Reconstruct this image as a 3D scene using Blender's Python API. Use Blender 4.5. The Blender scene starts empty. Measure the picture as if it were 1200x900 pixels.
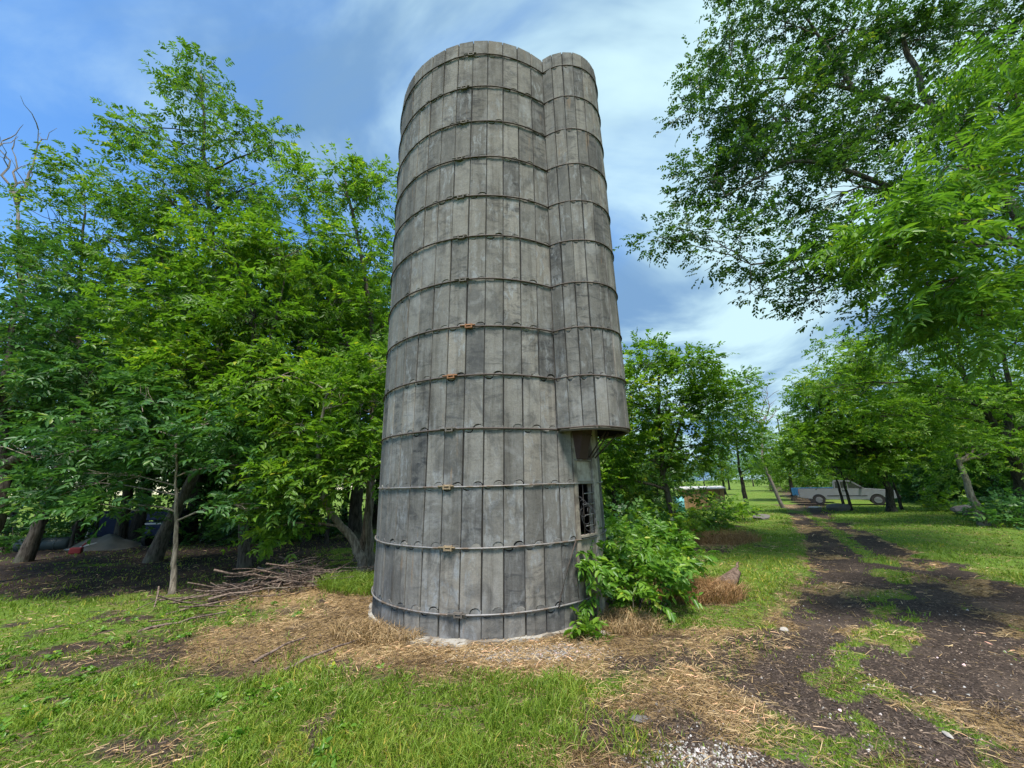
import bpy, bmesh, math, random
import numpy as np
from mathutils import Matrix, Vector

# ------------------------------------------------------------------ camera, sky, sun, exposure
S = bpy.context.scene
COL = S.collection
F_PX, PITCH, ROLL, EYE = 451.0, 0.257, -0.025, 1.837
_f = np.array([0, math.cos(PITCH), math.sin(PITCH)])
_r = np.array([1.0, 0, 0]); _u = np.cross(_r, _f)
CR = _r*math.cos(ROLL) + _u*math.sin(ROLL)
CU = -_r*math.sin(ROLL) + _u*math.cos(ROLL)
cam = bpy.data.cameras.new('camera'); co = bpy.data.objects.new('camera', cam); COL.objects.link(co)
cam.sensor_width = 36; cam.lens = 36*F_PX/1200; cam.clip_start = 0.05; cam.clip_end = 6000
m = Matrix.Identity(4)
for i in range(3):
    m[i][0] = CR[i]; m[i][1] = CU[i]; m[i][2] = -_f[i]
m[0][3], m[1][3], m[2][3] = 0, 0, EYE
co.matrix_world = m
S.camera = co

SUN_EL, SUN_AZ = 67.0, 178.0        # azimuth clockwise from +Y (the way the camera looks)
sd = Vector((math.sin(math.radians(SUN_AZ))*math.cos(math.radians(SUN_EL)),
             math.cos(math.radians(SUN_AZ))*math.cos(math.radians(SUN_EL)), math.sin(math.radians(SUN_EL))))
sl = bpy.data.lights.new('sun', 'SUN'); so = bpy.data.objects.new('sun', sl); COL.objects.link(so)
sl.energy = 2.7; sl.angle = math.radians(13); sl.color = (1.0, 0.95, 0.87)
so.rotation_euler = sd.to_track_quat('Z', 'Y').to_euler()
so.location = (0, -20, 40)

W = bpy.data.worlds.new('World'); S.world = W; W.use_nodes = True
nt = W.node_tree; N = nt.nodes; L = nt.links; N.clear()
def wn(t, **k):
    n = N.new(t)
    for a, b in k.items(): setattr(n, a, b)
    return n
out = wn('ShaderNodeOutputWorld'); bg = wn('ShaderNodeBackground'); bg.inputs[1].default_value = 0.15
sky = wn('ShaderNodeTexSky', sky_type='NISHITA'); sky.sun_disc = False
sky.sun_elevation = math.radians(SUN_EL); sky.sun_rotation = math.radians(SUN_AZ); sky.air_density = 1.0; sky.dust_density = 0.4; sky.ozone_density = 2.5
hs = wn('ShaderNodeHueSaturation'); hs.inputs['Saturation'].default_value = 1.22; hs.inputs['Value'].default_value = 0.74
L.new(sky.outputs[0], hs.inputs['Color'])
tc = wn('ShaderNodeTexCoord'); sep = wn('ShaderNodeSeparateXYZ'); L.new(tc.outputs['Generated'], sep.inputs[0])
def wm(op, a, b=None, c=None):
    n = wn('ShaderNodeMath', operation=op)
    for i, v in enumerate((a, b, c)):
        if v is None: continue
        if isinstance(v, (int, float)): n.inputs[i].default_value = v
        else: L.new(v, n.inputs[i])
    return n.outputs[0]
den = wm('ADD', wm('MAXIMUM', sep.outputs[2], 0.0), 0.28)
cx = wm('DIVIDE', sep.outputs[0], den); cy = wm('DIVIDE', sep.outputs[1], den)
cmb = wn('ShaderNodeCombineXYZ'); L.new(cx, cmb.inputs[0]); L.new(cy, cmb.inputs[1])
def wnoise(scale, detail, rough, loc, stretch=(1, 1, 1), rot=0.0, dist=0.0):
    mp = wn('ShaderNodeMapping'); mp.inputs['Location'].default_value = loc; mp.inputs['Scale'].default_value = stretch
    mp.inputs['Rotation'].default_value = (0, 0, rot)
    L.new(cmb.outputs[0], mp.inputs[0])
    n = wn('ShaderNodeTexNoise'); n.inputs['Scale'].default_value = scale; n.inputs['Detail'].default_value = detail
    n.inputs['Roughness'].default_value = rough; n.inputs['Distortion'].default_value = dist
    L.new(mp.outputs[0], n.inputs['Vector']); return n.outputs[0]
def wramp(v, a, b):
    n = wn('ShaderNodeMapRange', interpolation_type='SMOOTHSTEP'); n.inputs[1].default_value = a; n.inputs[2].default_value = b
    L.new(v, n.inputs[0]); return n.outputs[0]
big = wnoise(1.1, 7, 0.50, (3.1, 1.7, 0), (1, 1.0, 1), 0.3, 0.5)
wisp = wnoise(1.9, 8, 0.58, (7.4, 2.2, 0), (0.75, 1.3, 1), -0.5, 0.5)
# the cloud bank thickens towards +X
cov = wm('ADD', wm('MULTIPLY', cx, 0.20), wm('ADD', wm('MULTIPLY', big, 0.55), wm('MULTIPLY', wisp, 0.50)))
mask = wramp(cov, 0.36, 0.63)
shade = wnoise(1.5, 6, 0.52, (1.2, 8.8, 0), (0.9, 1.0, 1), 0.2, 0.6)
cr = wn('ShaderNodeMix', data_type='RGBA'); L.new(wramp(shade, 0.40, 0.60), cr.inputs[0])
cr.inputs[6].default_value = (0.55, 1.02, 1.70, 1); cr.inputs[7].default_value = (1.75, 2.45, 2.7, 1)
mx = wn('ShaderNodeMix', data_type='RGBA'); L.new(mask, mx.inputs[0]); L.new(hs.outputs[0], mx.inputs[6]); L.new(cr.outputs[2], mx.inputs[7])
L.new(mx.outputs[2], bg.inputs[0]); L.new(bg.outputs[0], out.inputs[0])

S.view_settings.view_transform = 'Standard'; S.view_settings.look = 'None'
S.view_settings.exposure = 1.38; S.view_settings.gamma = 1.0; S.view_settings.use_curve_mapping = False
S.render.engine = 'CYCLES'
S.cycles.use_denoising = True; S.cycles.use_adaptive_sampling = True; S.cycles.adaptive_threshold = 0.02; S.cycles.max_bounces = 5; S.cycles.diffuse_bounces = 3; S.cycles.glossy_bounces = 2
S.cycles.transmission_bounces = 4; S.cycles.transparent_max_bounces = 6; S.cycles.caustics_reflective = False; S.cycles.caustics_refractive = False

# ------------------------------------------------------------------ helpers
rng = np.random.default_rng(11)
def at(px, py, Y):
    """a measured point: direction in the photograph, distance Y into the place"""
    d = _f + CR*(px-600)/F_PX - CU*(py-450)/F_PX
    return d*(Y/d[1]) + np.array([0, 0, EYE])
def link(name, data, parent=None, loc=None):
    o = bpy.data.objects.new(name, data); COL.objects.link(o)
    if parent is not None: o.parent = parent
    if loc is not None: o.location = loc
    return o
def tag(o, label=None, cat=None, group=None, kind=None):
    if label: o['label'] = label
    if cat: o['category'] = cat
    if group: o['group'] = group
    if kind: o['kind'] = kind
    return o
def empty(name, loc, label, cat, group=None, rz=0.0):
    o = link(name, None, None, loc); o.empty_display_size = 0.2; o.rotation_euler = (0, 0, rz)
    return tag(o, label, cat, group)
def npmesh(name, V, F, mat, attrs=None, smooth=False):
    V = np.ascontiguousarray(V, np.float32); F = np.ascontiguousarray(F, np.int32)
    me = bpy.data.meshes.new(name); n, k = F.shape
    me.vertices.add(len(V)); me.vertices.foreach_set('co', V.ravel())
    me.loops.add(n*k); me.loops.foreach_set('vertex_index', F.ravel())
    me.polygons.add(n); me.polygons.foreach_set('loop_start', np.arange(0, n*k, k, dtype=np.int32))
    if smooth: me.polygons.foreach_set('use_smooth', np.ones(n, bool))
    for an, (dom, val) in (attrs or {}).items():
        if val.ndim == 2:
            a = me.attributes.new(an, 'FLOAT_COLOR', dom); a.data.foreach_set('color', np.ascontiguousarray(val, np.float32).ravel())
        else:
            a = me.attributes.new(an, 'FLOAT', dom); a.data.foreach_set('value', np.ascontiguousarray(val, np.float32))
    me.update(); me.validate()
    if mat: me.materials.append(mat)
    return me
class MB:
    """collects pieces of one part as a bmesh"""
    def __init__(s): s.b = bmesh.new()
    def box(s, c, size, rot=None, bevel=0.0):
        mm = Matrix.Translation(c) @ (rot if rot is not None else Matrix.Identity(4)) @ Matrix.Diagonal((*size, 1))
        g = bmesh.ops.create_cube(s.b, size=1, matrix=mm)
        if bevel:
            ed = {e for v in g['verts'] for e in v.link_edges}
            bmesh.ops.bevel(s.b, geom=list(ed), offset=bevel, segments=2, affect='EDGES', profile=0.6)
        return s
    def tube(s, pts, rad, sides=6, caps=True):
        pts = [Vector(p) for p in pts]; n = len(pts)
        if not hasattr(rad, '__len__'): rad = [rad]*n
        rings = []
        for i, p in enumerate(pts):
            d = (pts[min(i+1, n-1)] - pts[max(i-1, 0)]).normalized()
            ref = Vector((0, 0, 1)) if abs(d.z) < 0.9 else Vector((1, 0, 0))
            a = d.cross(ref).normalized(); b = d.cross(a)
            rings.append([s.b.verts.new(p + (a*math.cos(t) + b*math.sin(t))*rad[i]) for t in [2*math.pi*k/sides for k in range(sides)]])
        for r0, r1 in zip(rings, rings[1:]):
            for k in range(sides): s.b.faces.new((r0[k], r0[(k+1) % sides], r1[(k+1) % sides], r1[k])).smooth = True
        if caps:
            s.b.faces.new(rings[0][::-1]); s.b.faces.new(rings[-1])
        return s
    def prism(s, prof, y0, y1, axis='y'):
        a = [s.b.verts.new((p[0], y0, p[1])) for p in prof]; c = [s.b.verts.new((p[0], y1, p[1])) for p in prof]
        s.b.faces.new(a[::-1]); s.b.faces.new(c)
        for i in range(len(prof)):
            j = (i+1) % len(prof); s.b.faces.new((a[i], a[j], c[j], c[i]))
        return s
    def rock(s, c, size, seed, sub=2):
        g = bmesh.ops.create_icosphere(s.b, subdivisions=sub, radius=1); r = random.Random(seed)
        off = [Vector((r.uniform(-1, 1), r.uniform(-1, 1), r.uniform(-1, 1))).normalized() for _ in range(9)]
        cut = [r.uniform(0.55, 0.95) for _ in off]
        for v in g['verts']:
            for o, q in zip(off, cut):
                d = v.co.dot(o)
                if d > q: v.co -= o*(d-q)*0.9
            v.co = Vector((v.co.x*size[0], v.co.y*size[1], v.co.z*size[2])) + Vector(c)
        return s
    def build(s, name, mat, parent=None, loc=None, smooth=None):
        bmesh.ops.recalc_face_normals(s.b, faces=s.b.faces[:])
        me = bpy.data.meshes.new(name); s.b.to_mesh(me); s.b.free()
        if smooth is not None:
            for p in me.polygons: p.use_smooth = smooth
        me.materials.append(mat)
        return link(name, me, parent, loc)

# value noise for layout
def _h(ix, iy, s):
    v = np.sin(ix*127.1 + iy*311.7 + s*74.7)*43758.5453
    return v - np.floor(v)
def vnoise(x, y, s=0):
    ix, iy = np.floor(x), np.floor(y); fx, fy = x-ix, y-iy
    fx = fx*fx*(3-2*fx); fy = fy*fy*(3-2*fy)
    a = _h(ix, iy, s)*(1-fx) + _h(ix+1, iy, s)*fx; b = _h(ix, iy+1, s)*(1-fx) + _h(ix+1, iy+1, s)*fx
    return a*(1-fy) + b*fy
def fbm(x, y, s=0, o=4):
    t = 0; a = 0.5; n = 0
    for k in range(o):
        t = t + a*vnoise(x*2**k, y*2**k, s+k*7); n += a; a *= 0.5
    return t/n
def sstep(a, b, x):
    t = np.clip((x-a)/(b-a), 0, 1); return t*t*(3-2*t)

# ------------------------------------------------------------------ materials
def mat(name, build):
    ma = bpy.data.materials.new(name); ma.use_nodes = True; t = ma.node_tree; t.nodes.clear()
    o = t.nodes.new('ShaderNodeOutputMaterial')
    class K:
        def n(s, ty, ins=None, **k):
            nd = t.nodes.new(ty)
            for a, b in k.items(): setattr(nd, a, b)
            for a, b in (ins or {}).items():
                if isinstance(b, bpy.types.NodeSocket): t.links.new(b, nd.inputs[a])
                else: nd.inputs[a].default_value = b
            return nd
        def math(s, op, a, b=0.0, clamp=False): return s.n('ShaderNodeMath', {0: a, 1: b}, operation=op, use_clamp=clamp).outputs[0]
        def mix(s, f, a, b, blend='MIX'):
            nd = s.n('ShaderNodeMix', {0: f, 6: a, 7: b}, data_type='RGBA', blend_type=blend); return nd.outputs[2]
        def noise(s, vec, scale, detail=4, rough=0.55, dist=0.0):
            return s.n('ShaderNodeTexNoise', {'Vector': vec, 'Scale': scale, 'Detail': detail, 'Roughness': rough, 'Distortion': dist}).outputs[0]
        def ramp(s, v, a, b, c=0.0, d=1.0):
            return s.n('ShaderNodeMapRange', {0: v, 1: a, 2: b, 3: c, 4: d}, interpolation_type='SMOOTHSTEP').outputs[0]
        def map(s, vec, scale=(1, 1, 1), loc=(0, 0, 0), rot=(0, 0, 0)):
            return s.n('ShaderNodeMapping', {0: vec, 'Location': loc, 'Rotation': rot, 'Scale': scale}).outputs[0]
        def bump(s, h, st, dist=0.02): return s.n('ShaderNodeBump', {'Height': h, 'Strength': st, 'Distance': dist}).outputs[0]
        def attr(s, name): return s.n('ShaderNodeAttribute', attribute_name=name)
    k = K(); sh = build(k); t.links.new(sh, o.inputs[0]); return ma
def c4(r, g, b): return (r, g, b, 1)
def bsdf(k, col, rough, normal=None, spec=0.3, metal=0.0):
    ins = {'Base Color': col, 'Roughness': rough, 'Specular IOR Level': spec, 'Metallic': metal}
    if normal is not None: ins['Normal'] = normal
    return k.n('ShaderNodeBsdfPrincipled', ins).outputs[0]
def plain(name, col, rough=0.7, var=0.25, scale=8.0, metal=0.0, spec=0.3, bump=0.3, dirt=None):
    def f(k):
        ob = k.n('ShaderNodeTexCoord').outputs['Object']
        n1 = k.noise(ob, scale, 5, 0.6)
        c = k.mix(n1, c4(*[v*(1-var) for v in col]), c4(*[min(1, v*(1+var)) for v in col]))
        if dirt:
            c = k.mix(k.ramp(k.noise(ob, scale*0.35, 6, 0.65), 0.45, 0.62), c, c4(*dirt))
        return bsdf(k, c, rough, k.bump(n1, bump, 0.01), spec, metal)
    return mat(name, f)

def stave_mat(name, island):
    def f(k):
        tcn = k.n('ShaderNodeTexCoord'); geo = k.n('ShaderNodeNewGeometry')
        rnd = geo.outputs['Random Per Island'] if island else k.n('ShaderNodeObjectInfo').outputs['Random']
        off = k.n('ShaderNodeCombineXYZ', {0: k.math('MULTIPLY', rnd, 57.3), 1: k.math('MULTIPLY', rnd, 31.7), 2: k.math('MULTIPLY', rnd, 91.3)}).outputs[0]
        v = k.n('ShaderNodeVectorMath', {0: tcn.outputs['Object'], 1: off}, operation='ADD').outputs[0]
        wn_ = k.n('ShaderNodeTexWhiteNoise', {'W': k.math('MULTIPLY', rnd, 913.7)}, noise_dimensions='1D').outputs['Color']
        sp = k.n('ShaderNodeSeparateColor', {0: wn_})
        r1, r2, r3 = sp.outputs
        base = k.mix(r1, c4(0.160, 0.153, 0.142), c4(0.278, 0.262, 0.236))
        base = k.mix(k.ramp(r2, 0.90, 0.94), base, c4(0.285, 0.262, 0.23))        # odd pale buff staves
        base = k.mix(k.ramp(r3, 0.86, 0.90), base, c4(0.145, 0.140, 0.134))
        # slanting weather streaks and dark blotches
        st = k.noise(k.map(v, (1.6, 1.6, 4.2), rot=(0, 0.75, 0)), 2.0, 7, 0.68, 0.9)
        amt = k.math('MULTIPLY', k.ramp(st, 0.47, 0.66), k.math('ADD', k.math('MULTIPLY', k.math('POWER', r3, 2.0), 0.85), 0.16))
        base = k.mix(amt, base, c4(0.06, 0.062, 0.065))
        lime = k.noise(k.map(v, (3, 3, 1.2), loc=(5, 2, 9)), 3.0, 6, 0.68, 0.8)
        la = k.math('MULTIPLY', k.ramp(lime, 0.50, 0.66), k.ramp(r2, 0.25, 0.9, 0.15, 0.8))
        base = k.mix(la, base, c4(0.33, 0.345, 0.36))
        fine = k.noise(v, 38.0, 5, 0.7)
        base = k.mix(k.ramp(fine, 0.3, 0.7, 0.0, 0.42), base, k.mix(1.0, base, c4(0.55, 0.54, 0.52), 'MULTIPLY'))
        # run-off stains over the whole wall (large, in the silo's own space)
        smk = k.noise(k.map(geo.outputs['Position'], (1.5, 1.5, 1.0), rot=(0, 0.6, 0.2)), 1.6, 9, 0.70, 0.7)
        base = k.mix(k.ramp(smk, 0.47, 0.65, 0.0, 0.60), base, c4(0.078, 0.077, 0.077))
        pal = k.noise(k.map(geo.outputs['Position'], (1.2, 1.2, 0.8), loc=(9, 4, 2)), 1.9, 8, 0.68, 0.6)
        base = k.mix(k.ramp(pal, 0.54, 0.68, 0.0, 0.42), base, c4(0.33, 0.33, 0.33))
        pit = k.noise(v, 95.0, 3, 0.6)
        base = k.mix(k.ramp(pit, 0.60, 0.72, 0.0, 0.6), base, c4(0.07, 0.068, 0.065))
        wst = k.noise(k.map(geo.outputs['Position'], (2.6, 2.6, 0.28)), 1.3, 6, 0.6)
        base = k.mix(k.ramp(wst, 0.47, 0.66, 0.0, 0.55), base, k.mix(1.0, base, c4(0.52, 0.50, 0.47), 'MULTIPLY'))
        run = k.noise(k.map(geo.outputs['Position'], (9, 9, 0.5), loc=(3, 7, 0)), 1.6, 5, 0.6)
        base = k.mix(k.ramp(run, 0.50, 0.66, 0.0, 0.38), base, k.mix(1.0, base, c4(0.42, 0.40, 0.38), 'MULTIPLY'))
        rst = k.noise(k.map(geo.outputs['Position'], (6, 6, 0.7), loc=(1, 3, 5)), 1.5, 5, 0.6)
        base = k.mix(k.ramp(rst, 0.63, 0.73, 0.0, 0.55), base, c4(0.24, 0.165, 0.105))
        # upper rows darker and browner with height
        pz = k.n('ShaderNodeSeparateXYZ', {0: geo.outputs['Position']}).outputs[2]
        base = k.mix(k.ramp(pz, 3.0, 9.5, 0.0, 0.35), base, k.mix(1.0, base, c4(0.72, 0.68, 0.62), 'MULTIPLY'))
        h = k.math('ADD', k.math('MULTIPLY', fine, 0.35), k.math('ADD', k.math('MULTIPLY', lime, 0.5), st))
        return bsdf(k, base, 0.9, k.bump(h, 0.45, 0.012), 0.15)
    return mat(name, f)

M = {}
M['stave'] = stave_mat('stave_concrete', False); M['stave_rest'] = stave_mat('stave_concrete_back', True)
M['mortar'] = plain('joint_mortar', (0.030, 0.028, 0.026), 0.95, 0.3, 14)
M['footing'] = plain('footing_concrete', (0.34, 0.32, 0.28), 0.92, 0.25, 5, dirt=(0.16, 0.13, 0.10))
M['rust'] = plain('rusty_steel', (0.085, 0.066, 0.056), 0.7, 0.45, 20, metal=0.3)
M['galv'] = plain('galvanised_steel', (0.25, 0.24, 0.235), 0.6, 0.3, 16, metal=0.4, dirt=(0.16, 0.12, 0.09))
M['lug'] = plain('rusty_lug', (0.26, 0.125, 0.06), 0.8, 0.4, 30)
M['lug_tan'] = plain('tan_lug', (0.27, 0.20, 0.125), 0.8, 0.4, 30); M['lug_grey'] = plain('grey_lug', (0.12, 0.105, 0.09), 0.8, 0.4, 30)
M['oldwood'] = plain('weathered_wood', (0.27, 0.235, 0.19), 0.9, 0.35, 9, dirt=(0.13, 0.11, 0.09))
M['palewood'] = plain('pale_weathered_wood', (0.42, 0.38, 0.33), 0.9, 0.3, 9, dirt=(0.22, 0.19, 0.16))
M['brownsheet'] = plain('brown_sheet', (0.055, 0.030, 0.026), 0.7, 0.35, 7)
M['wire'] = plain('dark_wire', (0.06, 0.058, 0.06), 0.6, 0.2, 10)

def bark(name, a, b):
    def f(k):
        ob = k.n('ShaderNodeTexCoord').outputs['Object']
        n1 = k.noise(k.map(ob, (9, 9, 1.6)), 2.5, 6, 0.65, 0.4); n2 = k.noise(ob, 1.6, 4, 0.6)
        c = k.mix(k.ramp(n1, 0.35, 0.65), c4(*a), c4(*b))
        c = k.mix(k.ramp(n2, 0.5, 0.68, 0, 0.5), c, c4(0.15, 0.16, 0.11))
        return bsdf(k, c, 0.92, k.bump(n1, 0.9, 0.03), 0.15)
    return mat(name, f)
M['bark'] = bark('bark_brown', (0.045, 0.036, 0.028), (0.16, 0.135, 0.11))
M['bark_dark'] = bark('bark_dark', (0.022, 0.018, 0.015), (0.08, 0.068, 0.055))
M['bark_pale'] = bark('bark_pale', (0.13, 0.105, 0.08), (0.36, 0.30, 0.24))
M['bark_dead'] = bark('bark_dead', (0.13, 0.11, 0.10), (0.27, 0.24, 0.22))

def leafmat(name, dark, mid, light, trans=0.46, rough=0.42):
    def f(k):
        r = k.attr('rnd').outputs['Fac']
        c = k.mix(k.ramp(r, 0.0, 0.55), c4(*dark), c4(*mid)); c = k.mix(k.ramp(r, 0.5, 1.0), c, c4(*light))
        c = k.mix(k.ramp(r, 0.90, 0.97), c, c4(min(1, light[0]*1.6), light[1]*1.15, light[2]*1.2))
        p = bsdf(k, c, rough, None, 0.32)
        tcol = k.mix(1.0, c, c4(1.25, 1.35, 0.55), 'MULTIPLY')
        tr = k.n('ShaderNodeBsdfTranslucent', {0: tcol}).outputs[0]
        return k.n('ShaderNodeMixShader', {0: trans, 1: p, 2: tr}).outputs[0]
    return mat(name, f)
M['leaf_a'] = leafmat('leaf_bright', (0.057, 0.136, 0.018), (0.121, 0.239, 0.025), (0.235, 0.363, 0.038))
M['leaf_b'] = leafmat('leaf_mid', (0.045, 0.111, 0.022), (0.094, 0.194, 0.029), (0.183, 0.298, 0.038))
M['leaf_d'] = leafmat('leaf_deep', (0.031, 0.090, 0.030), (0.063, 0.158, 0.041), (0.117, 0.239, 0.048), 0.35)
M['leaf_elm'] = leafmat('leaf_elm', (0.020, 0.057, 0.017), (0.042, 0.100, 0.023), (0.092, 0.170, 0.027), 0.42)
M['leaf_walnut'] = leafmat('leaf_walnut', (0.055, 0.135, 0.024), (0.116, 0.240, 0.031), (0.206, 0.338, 0.042), 0.45, 0.36)
M['leaf_bush'] = leafmat('leaf_bush', (0.051, 0.141, 0.018), (0.108, 0.235, 0.024), (0.215, 0.341, 0.032), 0.35, 0.38)
M['grass'] = leafmat('grass_blade', (0.080, 0.150, 0.018), (0.180, 0.275, 0.028), (0.33, 0.37, 0.065), 0.3, 0.5)
M['straw'] = leafmat('dry_straw', (0.115, 0.074, 0.040), (0.391, 0.263, 0.127), (0.667, 0.504, 0.286), 0.12, 0.6)
M['deadbrush'] = leafmat('dead_brush', (0.14, 0.075, 0.035), (0.36, 0.205, 0.09), (0.52, 0.36, 0.18), 0.15, 0.6)
M['litter'] = leafmat('wood_chips', (0.050, 0.037, 0.031), (0.132, 0.094, 0.068), (0.363, 0.275, 0.198), 0.0, 0.8)
M['stone'] = leafmat('pale_gravel', (0.173, 0.158, 0.144), (0.302, 0.288, 0.266), (0.475, 0.461, 0.446), 0.0, 0.8)

def groundmat(name, track):
    def f(k):
        ob = k.n('ShaderNodeTexCoord').outputs['Object']
        a = k.attr('zone'); sp = k.n('ShaderNodeSeparateColor', {0: a.outputs['Color']})
        g, s, d = sp.outputs
        n1 = k.noise(ob, 7.0, 8, 0.65); n2 = k.noise(ob, 45.0, 6, 0.7); n3 = k.noise(ob, 0.8, 5, 0.6)
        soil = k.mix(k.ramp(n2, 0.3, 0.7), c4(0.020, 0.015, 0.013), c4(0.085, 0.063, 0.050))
        soil = k.mix(k.ramp(n1, 0.54, 0.72, 0, 0.8), soil, c4(0.15, 0.112, 0.082))
        soil = k.mix(k.ramp(n3, 0.54, 0.68, 0, 0.4), soil, c4(0.14, 0.105, 0.08))
        strw = k.mix(k.ramp(n2, 0.3, 0.72), c4(0.13, 0.085, 0.042), c4(0.40, 0.28, 0.135))
        grs = k.mix(k.ramp(n2, 0.3, 0.7), c4(0.055, 0.095, 0.017), c4(0.15, 0.24, 0.034))
        grs = k.mix(k.ramp(n3, 0.5, 0.66, 0, 0.6), grs, c4(0.19, 0.18, 0.05))
        jit = k.math('MULTIPLY', k.math('SUBTRACT', n1, 0.5), 0.9)
        c = k.mix(k.ramp(k.math('ADD', s, jit), 0.3, 0.7), soil, strw)
        c = k.mix(k.ramp(k.math('ADD', g, jit), 0.3, 0.7), c, grs)
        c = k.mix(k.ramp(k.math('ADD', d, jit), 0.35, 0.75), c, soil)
        h = k.math('ADD', n2, k.math('MULTIPLY', n1, 2.0))
        return bsdf(k, c, 0.95, k.bump(h, 0.8, 0.03), 0.1)
    return mat(name, f)
M['ground'] = groundmat('ground_mix', False)

# ------------------------------------------------------------------ ground: one sheet, split into grass ground and dirt track
SC = np.array([-0.407, 7.216]); SR = 1.937
TL = np.array([(0.1, 2.0), (0.46, 3.22), (1.08, 3.82), (1.94, 4.56), (3.01, 5.44), (4.4, 6.83), (6.45, 9.34), (9.11, 13.15), (13.69, 20.37), (16.6, 24.9), (22, 33), (42, 62), (75, 110)])
TR = np.array([(6.1, 2.0), (6.6, 3.5), (8.27, 6.98), (9.18, 8.81), (10.43, 11.17), (12.65, 15.39), (15.8, 20.88), (18.4, 24.5), (25, 34), (46, 63), (80, 110)])
def track_u(x, y):
    l = np.interp(y, TL[:, 1], TL[:, 0]); r = np.interp(y, TR[:, 1], TR[:, 0])
    return (x-l)/(r-l), l, r
def zones(x, y):
    """weights of green grass, straw, bare dark soil, and whether it is track"""
    u, l, r = track_u(x, y)
    nA = fbm(x*0.55, y*0.55, 3); nB = fbm(x*1.7, y*1.7, 21); nC = fbm(x*4.2, y*4.2, 40)
    wob = (nB-0.5)*0.35 + (nC-0.5)*0.15
    uu = u + wob
    trk = sstep(0.0, 0.10, uu)*sstep(1.0, 0.93, uu)*(y < 105)*(y > -40)
    us = np.interp(y, [2, 3.2, 5.3, 8.7, 13, 22], [0.24, 0.26, 0.37, 0.52, 0.56, 0.55])
    strip = np.exp(-((u-us)/0.11)**2)*sstep(0.44, 0.60, nB*0.65+nC*0.35 + 0.10*(y > 8))
    ds = np.hypot(x-SC[0], y-SC[1]) - SR
    # straw: collar of cut dead grass about the silo, a sheet to its left and a band down to the track
    straw = np.exp(-((ds-0.35)/0.75)**2)*1.15
    straw = np.maximum(straw, 0.78*np.exp(-(((x+2.9)/1.7)**2 + ((y-5.6)/1.1)**2)))
    straw = np.maximum(straw, 0.9*np.exp(-(((x+3.9)/1.3)**2 + ((y-7.6)/1.0)**2)))
    straw = np.maximum(straw, 0.78*np.exp(-(((x-2.0)/1.5)**2 + ((y-5.3)/1.0)**2)))
    straw = np.maximum(straw, 1.1*np.exp(-(((x-3.0)/0.9)**2 + ((y-7.2)/1.1)**2)))
    straw = np.maximum(straw, 1.15*np.exp(-(((x-6.0)/1.3)**2 + ((y-13.0)/1.5)**2)))
    straw = np.maximum(straw, 0.7*np.exp(-(((u+0.02)/0.10)**2))*(nB > 0.45)*(y < 20))
    straw = np.maximum(straw, 0.75*np.exp(-(((u-0.94)/0.07)**2))*(nA > 0.45))
    straw = straw*(0.45 + 1.0*sstep(0.32, 0.62, nB*0.6+nC*0.4))
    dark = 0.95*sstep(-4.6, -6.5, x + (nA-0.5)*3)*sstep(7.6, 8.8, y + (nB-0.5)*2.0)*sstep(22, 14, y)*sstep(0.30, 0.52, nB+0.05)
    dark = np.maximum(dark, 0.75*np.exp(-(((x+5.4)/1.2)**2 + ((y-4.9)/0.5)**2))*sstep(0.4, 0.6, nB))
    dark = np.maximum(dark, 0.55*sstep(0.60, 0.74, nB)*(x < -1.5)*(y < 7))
    green = 0.74 + (nB-0.5)*1.7 + (nA-0.5)*0.9 + (nC-0.5)*0.5 - straw*0.85
    green = np.where((y < 4.75) & (x < 0.5), green + 0.34*sstep(4.85, 4.4, y)*sstep(0.7, 0.2, x) + (nC-0.5)*0.5, green)
    green = np.where((u > -0.7) & (u < 0.02) & (y > 5.6), green + 0.5, green)
    green = np.where(u > 1.0, green + 0.4, green)
    green = np.where(dark > 0.3, green*0.35, green)
    green = np.clip(green, 0, 1)
    green = green*(1-trk) + trk*np.clip(strip*1.2 + 0.5*(nC > 0.66)*(nB > 0.5), 0, 1)
    # pale grassy soil spots and chaff on the track
    straw = straw*(1-trk) + trk*np.clip(0.8*sstep(0.52, 0.66, nB)+0.35*sstep(0.5, 0.62, nA), 0, 1)
    dark = dark*(1-trk) + trk*np.clip((1-strip)*sstep(0.60, 0.45, nB), 0, 1)
    far = sstep(28, 40, np.hypot(x, y))
    green = green*(1-far) + far*(0.95)*(1-trk); straw = straw*(1-far) + far*0.4; dark = dark*(1-far)
    return green, np.clip(straw, 0, 1), np.clip(dark, 0, 1), trk
def hgt(x, y):
    x = np.asarray(x, float); y = np.asarray(y, float)
    u, l, r = track_u(x, y)
    near = sstep(60, 25, np.hypot(x, y))
    ds = np.hypot(x-SC[0], y-SC[1]) - SR
    h = (fbm(x*0.35, y*0.35, 5)-0.5)*0.16 + (fbm(x*1.6, y*1.6, 8)-0.5)*0.07 + (fbm(x*5, y*5, 9, 2)-0.5)*0.02
    h = h - 0.05*np.exp(-((u-0.12)/0.12)**2) - 0.05*np.exp(-((u-0.80)/0.14)**2)
    h = h + 0.10*np.exp(-(((x+2.6)/0.7)**2 + ((y-6.0)/0.8)**2)) + 0.12*np.exp(-(((x+3.7)/1.1)**2 + ((y-8.0)/1.1)**2))
    h = h*near*sstep(0.0, 0.7, ds)
    return h + np.where(ds < 0.7, -0.0*ds, 0)
def hz(x, y): return float(hgt(np.array([x]), np.array([y]))[0])

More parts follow.
